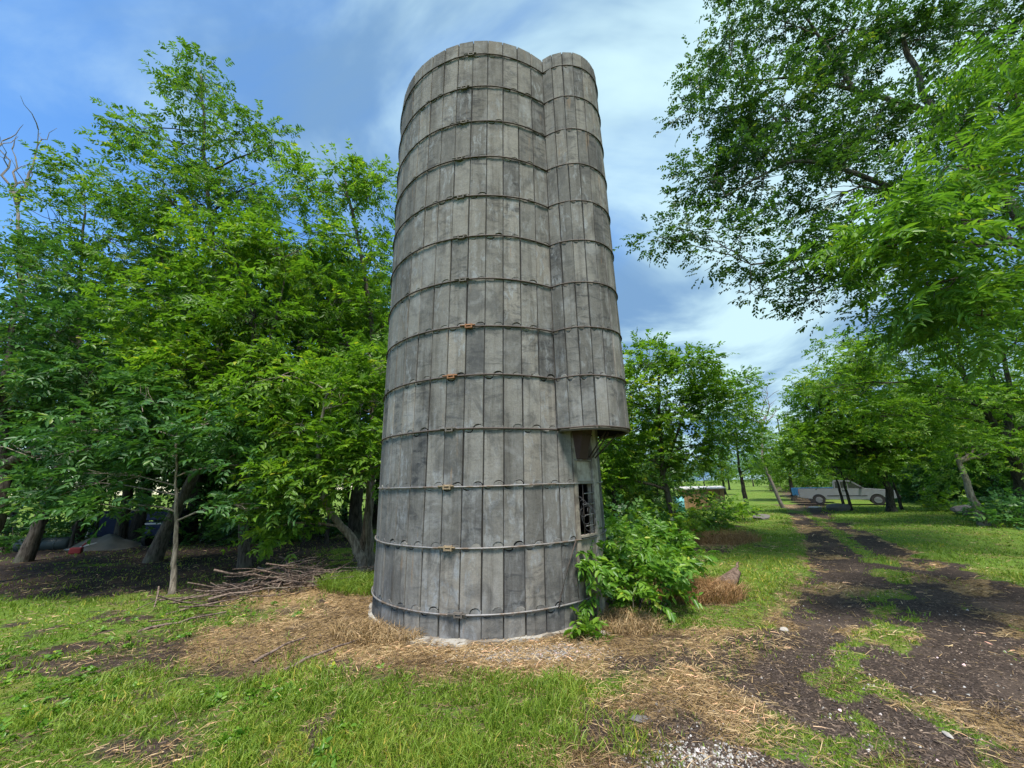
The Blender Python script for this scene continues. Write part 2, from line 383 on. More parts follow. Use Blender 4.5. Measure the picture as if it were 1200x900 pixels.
def axis(lo, hi, step, far):
    mid = np.arange(lo, hi+1e-6, step); g = []
    s, p = step, hi
    while p < far: s *= 1.22; p += s; g.append(p)
    g2 = []; s, p = step, lo
    while p > -far: s *= 1.22; p -= s; g2.append(p)
    return np.array(g2[::-1] + list(mid) + g)
gx = axis(-9, 12, 0.085, 2500); gy = axis(2.2, 15, 0.085, 2500)
GX, GY = np.meshgrid(gx, gy); nxg, nyg = len(gx), len(gy)
GV = np.stack([GX.ravel(), GY.ravel(), hgt(GX, GY).ravel()], 1)
idx = np.arange(nxg*nyg).reshape(nyg, nxg)
Q = np.stack([idx[:-1, :-1].ravel(), idx[:-1, 1:].ravel(), idx[1:, 1:].ravel(), idx[1:, :-1].ravel()], 1)
ccx = (GX[:-1, :-1]+GX[1:, 1:]).ravel()/2; ccy = (GY[:-1, :-1]+GY[1:, 1:]).ravel()/2
_, _, _, ctrk = zones(ccx, ccy)
gz, sz, dz, tz = zones(GX.ravel(), GY.ravel())
zone = np.stack([gz, sz, dz, np.ones_like(gz)], 1)
for nm, sel in (('grass_ground', ctrk <= 0.5), ('dirt_track', ctrk > 0.5)):
    q = Q[sel]; used, inv = np.unique(q, return_inverse=True)
    me = npmesh(nm, GV[used], inv.reshape(q.shape), M['ground'], {'zone': ('POINT', zone[used])}, True)
    tag(link(nm, me), kind='structure')

# ------------------------------------------------------------------ grass, straw, chips, gravel (stuff)
def strips(P, D, Lh, Wd, curl, up=None):
    """bent blades: base pair, middle pair, tip (3 triangles)"""
    n = len(P); side = np.cross(D, np.array([0, 0, 1.0])); sn = np.linalg.norm(side, axis=1, keepdims=True)
    rs = rng.normal(size=(n, 3)); side = np.where(sn > 0.15, side/np.maximum(sn, 1e-6), rs/np.linalg.norm(rs, axis=1, keepdims=True))
    a = rng.uniform(0, 2*np.pi, n)[:, None]
    side = side*np.cos(a*0.4) + np.cross(D, side)*np.sin(a*0.4)
    w = side*Wd[:, None]*0.5
    hd = D.copy(); hd[:, 2] = 0; hd /= np.maximum(np.linalg.norm(hd, axis=1, keepdims=True), 1e-6)
    mid = P + D*Lh[:, None]*0.55
    tip = P + D*Lh[:, None]*0.95 + hd*(curl*Lh)[:, None] - np.array([0, 0, 1.0])*(curl*Lh*0.6)[:, None]
    V = np.stack([P-w, P+w, mid-w*0.8, mid+w*0.8, tip], 1).reshape(-1, 3)
    b = (np.arange(n)*5)[:, None]
    Fc = np.concatenate([b+[0, 1, 3], b+[0, 3, 2], b+[2, 3, 4]], 1).reshape(-1, 3)
    return V, Fc
def scatter(n, dmin, dmax, power, azm=58):
    d = dmin*(dmax/dmin)**(rng.random(n)**power); a = np.radians(rng.uniform(-azm, azm, n))
    x, y = d*np.sin(a), d*np.cos(a); return x, y, d
def free(x, y, m=0.0): return np.hypot(x-SC[0], y-SC[1]) > SR + m
# green grass
x, y, d = scatter(460000, 2.9, 34, 1.2)
g, s, dk, tr = zones(x, y)
clump = fbm(x*6, y*6, 60, 2)
keep = (rng.random(len(x)) < g**1.6*sstep(0.25, 0.6, clump+0.12)*1.1) & free(x, y, 0.02)
x, y, d, g, clump = x[keep], y[keep], d[keep], g[keep], clump[keep]
n = len(x)
u_, l_, r_ = track_u(x, y)
tall = 0.45 + 0.75*sstep(0.45, 0.7, fbm(x*1.3, y*1.3, 71)) + 0.4*((y < 4.8) & (x > -2.4) & (x < 0.6))
ang = rng.uniform(0, 2*np.pi, n); lean = np.abs(rng.normal(0.35, 0.25, n))
D = np.stack([np.cos(ang)*lean, np.sin(ang)*lean, np.ones(n)], 1); D /= np.linalg.norm(D, axis=1, keepdims=True)
Lh = rng.uniform(0.035, 0.10, n)*tall*(1+d*0.012); Wd = rng.uniform(0.0035, 0.007, n)*(0.75+d*0.17)
V, Fc = strips(np.stack([x, y, hgt(x, y)-0.004], 1), D, Lh, Wd, rng.uniform(0.05, 0.4, n))
yel = sstep(0.45, 0.75, fbm(x*0.9+4, y*0.9, 88))
r_b = np.clip(rng.normal(0.42, 0.2, n) + 0.28*yel, 0, 1)
tag(link('green_grass', npmesh('green_grass', V, Fc, M['grass'], {'rnd': ('FACE', np.repeat(r_b, 3))})), 'short green grass growing in patches over the yard', 'grass', kind='stuff')
NGRASS = len(Fc)
# dry straw
x, y, d = scatter(270000, 2.8, 26, 1.25)
g, s, dk, tr = zones(x, y)
keep = (rng.random(len(x)) < np.clip(s*1.0 + 0.10 + 0.22*(tr < 0.5), 0, 1)*(1-0.6*g)*(1-0.75*dk)) & free(x, y, 0.03)
x, y, d, s = x[keep], y[keep], d[keep], s[keep]; n = len(x)
ang = rng.uniform(0, 2*np.pi, n) ; up = np.abs(rng.normal(0.06, 0.16, n)) + 0.5*(rng.random(n) < 0.09)
D = np.stack([np.cos(ang), np.sin(ang), up], 1); D /= np.linalg.norm(D, axis=1, keepdims=True)
Lh = rng.uniform(0.03, 0.12, n)*(1+d*0.012); Wd = rng.uniform(0.002, 0.0048, n)*(0.7+d*0.16)
V, Fc = strips(np.stack([x, y, hgt(x, y)+rng.uniform(0.002, 0.022, n)+0.03*s*rng.random(n)], 1), D, Lh, Wd, rng.uniform(0, 0.2, n))
rr = np.clip(rng.normal(0.5, 0.25, n) - 0.42*sstep(0.42, 0.62, fbm(x*1.6, y*1.6, 33)), 0, 1)
tag(link('dry_straw', npmesh('dry_straw', V, Fc, M['straw'], {'rnd': ('FACE', np.repeat(rr, 3))})), 'cut dry straw and dead grass lying around the silo', 'straw', kind='stuff')
NSTRAW = len(Fc)
# chips
def shards(P, size, flat):
    n = len(P); a = rng.uniform(0, 2*np.pi, n); t = rng.normal(0, flat, (n, 2))
    X = np.stack([np.cos(a), np.sin(a), t[:, 0]], 1); Y = np.stack([-np.sin(a), np.cos(a), t[:, 1]], 1); Z = np.cross(X, Y)
    l, w, h = size
    sg = [(-1, -.8, 0), (1, -1, 0), (.8, 1, 0), (-.9, .7, 0), (-.2, .1, 1)]
    V = np.stack([P + X*(q[0]*l)[:, None]*0.5 + Y*(q[1]*w)[:, None]*0.5 + Z*(q[2]*h)[:, None] for q in sg], 1).reshape(-1, 3)
    b = (np.arange(n)*5)[:, None]
    T = [(0, 1, 4), (1, 2, 4), (2, 3, 4), (3, 0, 4)]
    return V, np.concatenate([b+list(q) for q in T], 1).reshape(-1, 3)
x, y, d = scatter(125000, 2.8, 20, 1.35)
g, s, dk, tr = zones(x, y); keep = (rng.random(len(x)) < tr*(1-0.7*g)*0.9+0.10+0.15*s) & free(x, y, 0.05)
x, y, d = x[keep], y[keep], d[keep]; n = len(x)
V, Fc = shards(np.stack([x, y, hgt(x, y)+0.001], 1), (rng.gamma(2.0, 0.011, n)+0.007, rng.uniform(0.005, 0.014, n), rng.uniform(0.003, 0.009, n)), 0.2)
tag(link('wood_chips', npmesh('wood_chips', V, Fc, M['litter'], {'rnd': ('FACE', np.repeat(np.clip(rng.beta(1.1, 2.7, n), 0, 1), 4))})), 'dark wood chips and bark bits strewn on the track', 'wood chips', kind='stuff')
# gravel
gp = []
for cxp, cyp, sx, sy, nn in ((0.16, 4.93, 0.30, 0.10, 2600), (-0.32, 4.9, 0.25, 0.14, 420), (1.28, 3.30, 0.20, 0.10, 520), (0.95, 3.15, 0.25, 0.1, 180), (0.5, 4.9, 0.25, 0.12, 500)):
    gp.append(np.stack([rng.normal(cxp, sx, nn), rng.normal(cyp, sy, nn)], 1))
tx, ty, _ = scatter(1800, 2.8, 9, 1.2); k_ = zones(tx, ty)[3] > 0.5
gp.append(np.stack([tx, ty], 1)[k_]); gp = np.concatenate(gp); gp = gp[free(gp[:, 0], gp[:, 1], 0.03)]; n = len(gp)
sz_ = rng.gamma(3, 0.0022, n)+0.004
V, Fc = shards(np.concatenate([gp, hgt(gp[:, 0], gp[:, 1])[:, None]], 1), (sz_*1.3, sz_*1.1, sz_*0.8), 0.25)
tag(link('pale_gravel', npmesh('pale_gravel', V, Fc, M['stone'], {'rnd': ('FACE', np.repeat(rng.random(n), 4))})), 'pale gravel spilled before the silo and on the track', 'gravel', kind='stuff')

# ------------------------------------------------------------------ silo
TW = math.radians(3.9)/7.6
def twist(z): return TW*(z-1.4)
Z0, DH, NR, NC = 0.315, 0.762, 13, 44
STEP = 2*math.pi/NC; OFF = math.radians(-0.6)
ZTOP = Z0 + DH*12 + 0.36
silo = empty('silo', (SC[0], SC[1], 0), 'tall round silo of grey concrete staves bound with steel hoops', 'silo')
SCURVE = [(-0.5, -0.018), (-0.44, -0.040), (-0.32, -0.052), (-0.16, -0.050), (-0.06, -0.025), (0.02, 0.020), (0.12, 0.046), (0.28, 0.056), (0.42, 0.050), (0.5, 0.028)]
def stave_mesh(name, r, w, h, flat_bot, flat_top, depth=0.032):
    gap = 0.008; eg = 0.0025
    ww = w - 2*gap
    bot = [(u*ww, eg + (0 if flat_bot else z)) for u, z in ([(-.5, 0), (.5, 0)] if flat_bot else SCURVE)]
    top = [(u*ww, h - eg + (0 if flat_top else z)) for u, z in ([(-.5, 0), (.5, 0)] if flat_top else SCURVE)]
    outl = bot + top[::-1]; n = len(outl)
    c = np.mean(np.array(outl), 0); b = bmesh.new()
    ins = 0.007
    def shrink(p): return (p[0] - math.copysign(min(ins, abs(p[0])), p[0]), p[1] + (0.003 if p[1] < h/2 else -0.003))
    front = [b.verts.new((shrink(p)[0], -r, shrink(p)[1])) for p in outl]
    rim = [b.verts.new((p[0], -r+0.007, p[1])) for p in outl]
    back = [b.verts.new((p[0], -r+depth, p[1])) for p in outl]
    b.faces.new(front)
    for i in range(n):
        j = (i+1) % n
        b.faces.new((rim[i], rim[j], front[j], front[i])); b.faces.new((back[i], back[j], rim[j], rim[i]))
    bmesh.ops.recalc_face_normals(b, faces=b.faces[:])
    me = bpy.data.meshes.new(name); b.to_mesh(me); b.free()
    if sum((p.normal.y*p.area for p in me.polygons if abs(p.normal.y) > .9)) > 0: me.flip_normals()
    return me
WST = 2*SR*math.tan(STEP/2)
def rows():
    yield 0, 0.0, Z0, True, False
    for k in range(12): yield k+1, Z0+DH*k, DH, False, False
    yield 13, Z0+DH*12, ZTOP-(Z0+DH*12), False, True
meshes = {'b': stave_mesh('stave_foot', SR, WST, Z0, True, False), 'f': stave_mesh('stave', SR, WST, DH, False, False),
          't': stave_mesh('stave_top', SR, WST, ZTOP-(Z0+DH*12), False, True)}
for me in meshes.values(): me.materials.append(M['stave'])
DOOR_COLS = {5, 6, 7}
rest_V, rest_F, base_i = [], [], 0
rs = random.Random(4)
for col in range(NC):
    ang = OFF + STEP*(col+0.5)
    deg = (math.degrees(ang)+180) % 360-180
    single = -118 < deg < 40.5
    for row, z, h, fb, ft in rows():
        if col in DOOR_COLS: continue
        me = meshes['b' if fb else 't' if ft else 'f']
        tilt = SR*TW
        mm = (Matrix.Rotation(ang + twist(z+h/2) + rs.uniform(-.003, .003), 4, 'Z') @ Matrix.Translation((0, rs.uniform(-0.003, 0.005), z+h/2 + rs.uniform(-0.004, 0.004)))
              @ Matrix.Rotation(tilt + rs.uniform(-0.004, 0.004), 4, 'Y') @ Matrix.Rotation(rs.uniform(-0.006, 0.006), 4, 'X') @ Matrix.Translation((0, 0, -h/2)))
        # turn slightly about its own middle so that the facets catch the light unevenly
        if single:
            o = link('stave', me, silo); o.matrix_local = mm
        else:
            n_ = len(me.vertices)
            rest_V += [mm @ v.co for v in me.vertices]
            rest_F += [[i+base_i for i in p.vertices] for p in me.polygons]; base_i += n_
me = bpy.data.meshes.new('far_staves'); me.from_pydata(rest_V, [], rest_F); me.materials.append(M['stave_rest'])
tag(link('far_staves', me, silo), kind='stuff')
# wall core behind the staves (joints), inner face, and the openings of the door column
DA0, DA1 = OFF+STEP*5, OFF+STEP*8
HOLES = [(1.13, 1.84), (2.17, 2.92)]
def shell(name, r, holes, z1, mt, parent, z0=-0.05, flip=False):
    zs = sorted({z0, z1, *[v for q in holes for v in q], *np.arange(z0+0.4, z1-0.05, 0.5)})
    an = [OFF+STEP*k/2 for k in range(NC*2+1)]; V = []; Fq = []
    for z in zs:
        for a in an[:-1]: t = a+twist(z); V.append((r*math.sin(t), -r*math.cos(t), z))
    n = len(an)-1
    for i in range(len(zs)-1):
        zm = (zs[i]+zs[i+1])/2; hole = any(q[0] < zm < q[1] for q in holes)
        for k in range(n):
            if hole and 10 <= k < 16: continue
            k2 = (k+1) % n; f_ = [i*n+k, i*n+k2, (i+1)*n+k2, (i+1)*n+k]
            Fq.append(f_[::-1] if flip else f_)
    me = bpy.data.meshes.new(name); me.from_pydata(V, [], Fq); me.materials.append(mt)
    return link(name, me, parent)
core = shell('wall_core', SR-0.020, HOLES, ZTOP-0.03, M['mortar'], silo)
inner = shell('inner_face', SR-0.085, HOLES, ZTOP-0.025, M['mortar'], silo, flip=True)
b = MB()
pr = []
for k in range(NC*2):
    a = OFF+STEP*k/2 + twist(ZTOP); pr.append(a)
rv = [(b.b.verts.new(((SR-0.022)*math.sin(a), -(SR-0.022)*math.cos(a), ZTOP-0.03)), b.b.verts.new(((SR-0.086)*math.sin(a), -(SR-0.086)*math.cos(a), ZTOP-0.025))) for a in pr]
for i in range(len(rv)):
    j = (i+1) % len(rv); b.b.faces.new((rv[i][0], rv[j][0], rv[j][1], rv[i][1]))
b.build('rim', M['footing'], silo)
# footing ledge, broken
b = MB(); ringp = []
NF = 96
for k in range(NF):
    a = 2*math.pi*k/NF; d_ = math.degrees(a)
    dd = (d_+180) % 360-180
    ro = SR + (0.20 if -36 < dd < -4 else 0.05) + 0.02*math.sin(k*1.7) + 0.012*math.sin(k*4.1)
    zt = 0.035 + 0.008*math.sin(k*2.3)
    ringp.append([b.b.verts.new((rr_*math.sin(a), -rr_*math.cos(a), zz)) for rr_, zz in ((SR-0.03, zt+0.012), (ro, zt), (ro+0.015, -0.12))])
for k in range(NF):
    p, q = ringp[k], ringp[(k+1) % NF]
    for i in range(2): b.b.faces.new((p[i], p[i+1], q[i+1], q[i]))
b.build('footing', M['footing'], silo)
# chute
PH = math.radians(53.5); CE = 1.86; CRD = 0.72
HALF = math.radians(94)
def cpt(psi, r, z):
    t = PH + twist(z); c = Vector((CE*math.sin(t), -CE*math.cos(t), z)); a = t+psi
    return c + Vector((r*math.sin(a), -r*math.cos(a), 0))
CB = Z0+DH*3
V = []; Fq = []; zs = np.arange(CB+0.02, ZTOP-0.02, 0.55).tolist()+[ZTOP-0.02]; na = 24
for z in zs:
    for r in (CRD-0.02, CRD-0.06):
        for k in range(na+1): V.append(cpt(-HALF+2*HALF*k/na, r, z))
st = 2*(na+1)
for i in range(len(zs)-1):
    for s_ in (0, 1):
        for k in range(na):
            a = i*st+s_*(na+1)+k; Fq.append([a, a+1, a+1+st, a+st] if s_ == 0 else [a+st, a+1+st, a+1, a])
for i, fl in ((0, 1), (len(zs)-1, 0)):
    for k in range(na):
        a = i*st+k; q = [a, a+na+1, a+na+2, a+1]; Fq.append(q if fl else q[::-1])
me = bpy.data.meshes.new('chute'); me.from_pydata(V, [], Fq); me.materials.append(M['mortar'])
chute = link('chute', me, silo)
NCC = 12; WC = 2*CRD*math.tan(HALF/NCC)
cm = {'f': stave_mesh('chute_stave', CRD, WC, DH, False, False), 't': stave_mesh('chute_stave_top', CRD, WC, ZTOP-(Z0+DH*12), False, True), 'b': stave_mesh('chute_stave_foot', CRD, WC, DH, True, False)}
for q in cm.values(): q.materials.append(M['stave'])
for row, z, h, fb, ft in rows():
    if row < 4: continue
    for c in range(NCC):
        psi = -HALF + 2*HALF*(c+0.5)/NCC
        t = PH+twist(z+h/2)
        mm = (Matrix.Translation((CE*math.sin(t), -CE*math.cos(t), z+h/2+rs.uniform(-.004, .004))) @ Matrix.Rotation(t+psi+rs.uniform(-.008, .008), 4, 'Z')
              @ Matrix.Translation((0, rs.uniform(-0.003, 0.004), 0)) @ Matrix.Rotation(CE*TW*math.cos(psi)+rs.uniform(-.004, .004), 4, 'Y') @ Matrix.Rotation(rs.uniform(-0.006, 0.006)-CE*TW*math.sin(psi), 4, 'X') @ Matrix.Translation((0, 0, -h/2)))
        o = link('chute_stave', cm['t' if ft else 'b' if row == 4 else 'f'], chute); o.matrix_local = mm
# hoops
for k in range(13):
    z = Z0+DH*k; b = MB(); ph = rs.uniform(0, 6); amp = 0.006
    a0, a1 = (math.radians(-283), math.radians(32.5)) if k >= 3 else (math.radians(-180), math.radians(180))
    if k in (1,): a0, a1 = math.radians(-295), math.radians(80)
    n_ = 110; pts = []
    for i in range(n_+1):
        a = a0+(a1-a0)*i/n_
        t = a + (twist(z) if k >= 3 else 0); rr_ = SR+0.016+0.003*math.sin(a*9+ph)
        pts.append((rr_*math.sin(t), -rr_*math.cos(t), z+amp*math.sin(a*2+ph)+0.003*math.sin(a*7+ph)))
    hoop = b.tube(pts, 0.0115 if k < 3 else 0.012, 6).build('hoop', M['galv' if k in (0, 1, 2) else 'rust'], silo)
    la = math.radians(-11 + rs.uniform(-4, 4)) + twist(z)
    lz = z+amp*math.sin((la-twist(z))*2+ph)
    b = MB(); rot = Matrix.Rotation(la, 4, 'Z'); p = Vector(((SR+0.022)*math.sin(la), -(SR+0.022)*math.cos(la), lz))
    for dz_ in (-0.021, 0.021): b.box(p+Vector((0, 0, dz_)), (0.11, 0.03, 0.02), rot, 0.004)
    b.box(p + rot @ Vector((-0.045, 0, 0)), (0.022, 0.046, 0.066), rot, 0.004).box(p + rot @ Vector((0.045, 0, 0)), (0.022, 0.046, 0.066), rot, 0.004)
    b.tube([p + rot @ Vector((-0.13, -0.012, 0.012)), p + rot @ Vector((0.10, -0.012, 0.012))], 0.010, 6)
    b.build('hoop_lug', M['lug' if k in (4, 5) else 'lug_tan' if k in (1, 2) else 'lug_grey'], hoop)
    if k >= 3:
        b = MB(); pts = [cpt(-HALF*0.99+2*HALF*0.99*i/40, CRD+0.012, z+(0.004*math.sin(i*0.5+k)) + (0.012 if k == 3 else 0)) for i in range(41)]
        b.tube(pts, 0.0115, 6).build('chute_hoop', M['rust'], chute)
# rust-dark ring under the chute
b = MB(); b.tube([cpt(-HALF*0.97+2*HALF*0.97*i/40, CRD-0.03, CB-0.012) for i in range(41)], 0.024, 8).build('bottom_ring', M['lug_grey'], chute)
# door column: jambs, closed doors, an open hatch with bars
def spt(a, r, z): t = a+twist(z); return Vector((r*math.sin(t), -r*math.cos(t), z))
def arc_panel(a0, a1, r0, r1, z0, z1, n_=6):
    b = MB(); q = []
    for i in range(n_+1):
        a = a0+(a1-a0)*i/n_
        q.append([b.b.verts.new(spt(a, r, z)) for r, z in ((r0, z0), (r1, z0), (r1, z1), (r0, z1))])
    for p, w in zip(q, q[1:]):
        for i in range(4): b.b.faces.new((p[i], p[(i+1) % 4], w[(i+1) % 4], w[i]))
    b.b.faces.new(q[0]); b.b.faces.new(q[-1][::-1]); return b
JW = math.radians(2.6)
arc_panel(DA0+0.004, DA0+JW, SR-0.09, SR+0.012, 0.03, 2.9, 2).build('door_jamb', M['oldwood'], silo)
arc_panel(DA0+math.radians(15.2), DA0+math.radians(18.2), SR-0.09, SR+0.028, 0.03, 2.9, 2).build('door_jamb', M['palewood'], silo)
arc_panel(DA0+math.radians(18.4), DA1-0.004, SR-0.06, SR+0.006, 0.03, 2.9, 3).build('side_panel', M['palewood'], silo)
zz = [0.03, 0.56, 1.13]
for z0_, z1_ in ((0.03, 0.55), (0.56, 1.12), (1.85, 2.16)):
    arc_panel(DA0+JW+0.003, DA0+math.radians(15.1), SR-0.07, SR-0.006, z0_, z1_, 4).build('door_panel', M['oldwood' if z0_ < 1 else 'palewood'], silo)
arc_panel(DA0+JW, DA0+math.radians(15.1), SR-0.02, SR+0.02, 1.845, 1.875, 4).build('lintel', M['oldwood'], silo)
arc_panel(DA0+JW, DA0+math.radians(15.1), SR-0.03, SR+0.035, 1.10, 1.128, 4).build('sill', M['oldwood'], silo)
for z in (1.24, 1.39, 1.54, 1.69):
    MB().tube([spt(DA0+JW+math.radians(3.5), SR+0.018, z), spt(DA0+math.radians(8), SR+0.022, z+0.004), spt(DA0+math.radians(15.4), SR+0.02, z+0.006)], 0.0075, 6).build('rung', M['galv'], silo)
for a in (5.5, 9.5, 13.4):
    MB().tube([spt(DA0+math.radians(a), SR+0.010, 1.12), spt(DA0+math.radians(a+0.2), SR+0.012, 1.85)], 0.008, 6).build('hatch_bar', M['rust'], silo)
# loops of loose wire hung on the hatch
b = MB()
for q in range(4):
    c = spt(DA0+math.radians(2.5+q*1.6), SR+0.03+0.008*q, 1.56-0.07*q); r0 = 0.09+0.03*q
    b.tube([c+Vector((0.75*r0*math.cos(i*0.42)*0.7, -0.01*math.sin(i), r0*math.sin(i*0.42))) for i in range(16)], 0.0045, 5)
b.build('wire_coil', M['wire'], silo)
MB().tube([spt(DA0-math.radians(1.5), SR+0.03, 1.07), spt(DA0-math.radians(6), SR+0.035, 0.78), spt(DA0-math.radians(10.5), SR+0.03, 0.42), spt(DA0-math.radians(11.5), SR+0.03, 0.30)], 0.008, 6).build('brace_rod', M['rust'], silo)
# hood and chute mouth below the shaft
b = MB()
A0, A1 = DA0-math.radians(1.0), DA0+math.radians(15.5)
rd = math.radians
tp = [spt(A0+rd(1.0), SR+0.012, CB+0.05), spt(A0+rd(3.0), SR+0.17, CB+0.05), spt(A0+rd(9.5), SR+0.19, CB+0.05), spt(A0+rd(10.5), SR+0.012, CB+0.05)]
bt = [spt(A0+rd(3.4), SR+0.012, 2.19), spt(A0+rd(4.2), SR+0.05, 2.19), spt(A0+rd(9.3), SR+0.06, 2.19), spt(A0+rd(9.9), SR+0.012, 2.19)]
tv = [b.b.verts.new(p) for p in tp]; bv = [b.b.verts.new(p) for p in bt]
for i in range(3): b.b.faces.new((tv[i], tv[i+1], bv[i+1], bv[i]))
hop = b.build('hopper', M['brownsheet'], silo)
sm_ = hop.modifiers.new('thick', 'SOLIDIFY'); sm_.thickness = 0.008
arc_panel(A0+math.radians(2), A1-math.radians(2), SR-0.01, SR+0.03, 2.165, 2.185, 3).build('hopper_lip', M['galv'], silo)
for q in range(3):
    MB().box(spt(A0+rd(4.6+2.2*q), SR+0.17, CB-0.07), (0.02, 0.02, 0.02), Matrix.Rotation(A0+rd(6), 4, 'Z')).build('bolt', M['rust'], hop)
arc_panel(A0+rd(10.8), A0+rd(13.2), SR-0.02, SR+0.012, 2.19, 2.9, 2).build('door_post', M['brownsheet'], silo)
for a, dr in ((12.5, 0.30), (16, 0.3), (19.5, 0.42)):
    MB().tube([spt(DA0+math.radians(a), SR+0.02, 2.22), spt(DA0+math.radians(a+1.5), SR+dr, CB)], 0.012, 6).build('strut', M['rust'], silo)

# ------------------------------------------------------------------ trees
class Tubes:
    def __init__(s): s.V = []; s.F = []; s.n = 0
    def add(s, P, R, sides=6):
        P = np.asarray(P, float); R = np.asarray(R, float); n = len(P)
        T = np.gradient(P, axis=0); T /= np.maximum(np.linalg.norm(T, axis=1, keepdims=True), 1e-9)
        ref = np.array([0.31, 0.95, 0.05]); A = np.cross(T, ref); A /= np.maximum(np.linalg.norm(A, axis=1, keepdims=True), 1e-6); B = np.cross(T, A)
        t = np.arange(sides)*2*np.pi/sides
        V = P[:, None] + (A[:, None]*np.cos(t)[None, :, None] + B[:, None]*np.sin(t)[None, :, None])*R[:, None, None]
        i = np.arange(n-1)[:, None]*sides; k = np.arange(sides)[None]; k2 = (k+1) % sides
        Fq = np.stack([i+k, i+k2, i+sides+k2, i+sides+k], -1).reshape(-1, 4) + s.n
        s.V.append(V.reshape(-1, 3)); s.F.append(Fq); s.n += n*sides
    def mesh(s, name, mt): return npmesh(name, np.concatenate(s.V), np.concatenate(s.F), mt, None, True)
def curve(p0, p1, bend, n, g, wob=0.04):
    t = np.linspace(0, 1, n)[:, None]; p0 = np.asarray(p0, float); p1 = np.asarray(p1, float)
    L_ = np.linalg.norm(p1-p0); mid = (p0+p1)/2 + np.asarray(bend)
    P = (1-t)**2*p0 + 2*t*(1-t)*mid + t*t*p1
    w = g.normal(0, wob*L_/max(n-1, 1)*1.6, (n, 3)); w[0] = 0; w[-1] = 0
    return P + w
def norm(v): return v/np.maximum(np.linalg.norm(v, axis=-1, keepdims=True), 1e-9)
def leaves(g, pos, direc, crnd, per, twig, llen, lwid, ang, droop, opposite=False, jit=0.3, simple=False, flat=0.45):
    """leaf sprays: pos/direc (n,3) twig bases and directions"""
    n = len(pos); d = norm(direc)
    up = np.array([0, 0, 1.0]) + g.normal(0, flat, (n, 3)); side = norm(np.cross(d, up)); nn = norm(np.cross(side, d))
    tw = twig*g.uniform(0.7, 1.25, n)
    t = (np.arange(per)//2*2+1 if opposite else np.arange(per)+0.7)/per
    sg = np.where(np.arange(per) % 2 == 0, 1.0, -1.0)
    ca, sa = math.cos(math.radians(ang)), math.sin(math.radians(ang))
    base = pos[:, None] + d[:, None]*(tw[:, None]*t[None])[..., None] - np.array([0, 0, 1.0])*(tw[:, None]*droop*(t**2)[None])[..., None]
    endf = (t > 0.93)
    ld = d[:, None]*np.where(endf, 1.0, ca)[None, :, None] + side[:, None]*(sg*np.where(endf, 0.15, sa))[None, :, None] - np.array([0, 0, 1.0])*(droop*(0.4+0.9*t))[None, :, None]
    ld = norm(ld + g.normal(0, jit*0.6, ld.shape)); ln = nn[:, None] + g.normal(0, jit, ld.shape)
    ls = norm(np.cross(ln, ld)); lz = np.cross(ld, ls)
    ll = llen*g.uniform(0.5, 1.25, (n, per))
    if not opposite: ll = ll*(0.75+0.35*np.sin(np.pi*t))[None]
    else: ll = ll*(0.6+0.5*np.sin(np.pi*np.clip(t, 0.1, 0.8)))[None]
    base = base.reshape(-1, 3); ld = ld.reshape(-1, 3); ls = ls.reshape(-1, 3); lz = lz.reshape(-1, 3); ll = ll.reshape(-1, 1); lw = ll*lwid
    rn = np.clip(np.repeat(crnd, per)*0.6 + g.normal(0.2, 0.16, n*per), 0, 1)
    m_ = len(base); fold = 0.16
    if simple:
        V = np.stack([base, base+ld*ll*0.45+ls*lw*0.55+lz*lw*fold, base+ld*ll-lz*ll*0.12, base+ld*ll*0.45-ls*lw*0.55+lz*lw*fold], 1).reshape(-1, 3)
        b_ = (np.arange(m_)*4)[:, None]; Fq = b_+[0, 3, 2, 1]
        return V, Fq, rn
    V = np.stack([base, base+ld*ll*0.30+ls*lw*0.5+lz*lw*fold, base+ld*ll*0.70+ls*lw*0.36+lz*(lw*fold-ll*0.05), base+ld*ll-lz*ll*0.16,
                  base+ld*ll*0.70-ls*lw*0.36+lz*(lw*fold-ll*0.05), base+ld*ll*0.30-ls*lw*0.5+lz*lw*fold], 1).reshape(-1, 3)
    b_ = (np.arange(m_)*6)[:, None]
    Fq = np.concatenate([b_+[0, 3, 2, 1], b_+[0, 5, 4, 3]], 1).reshape(-1, 4)
    return V, Fq, np.repeat(rn, 2)

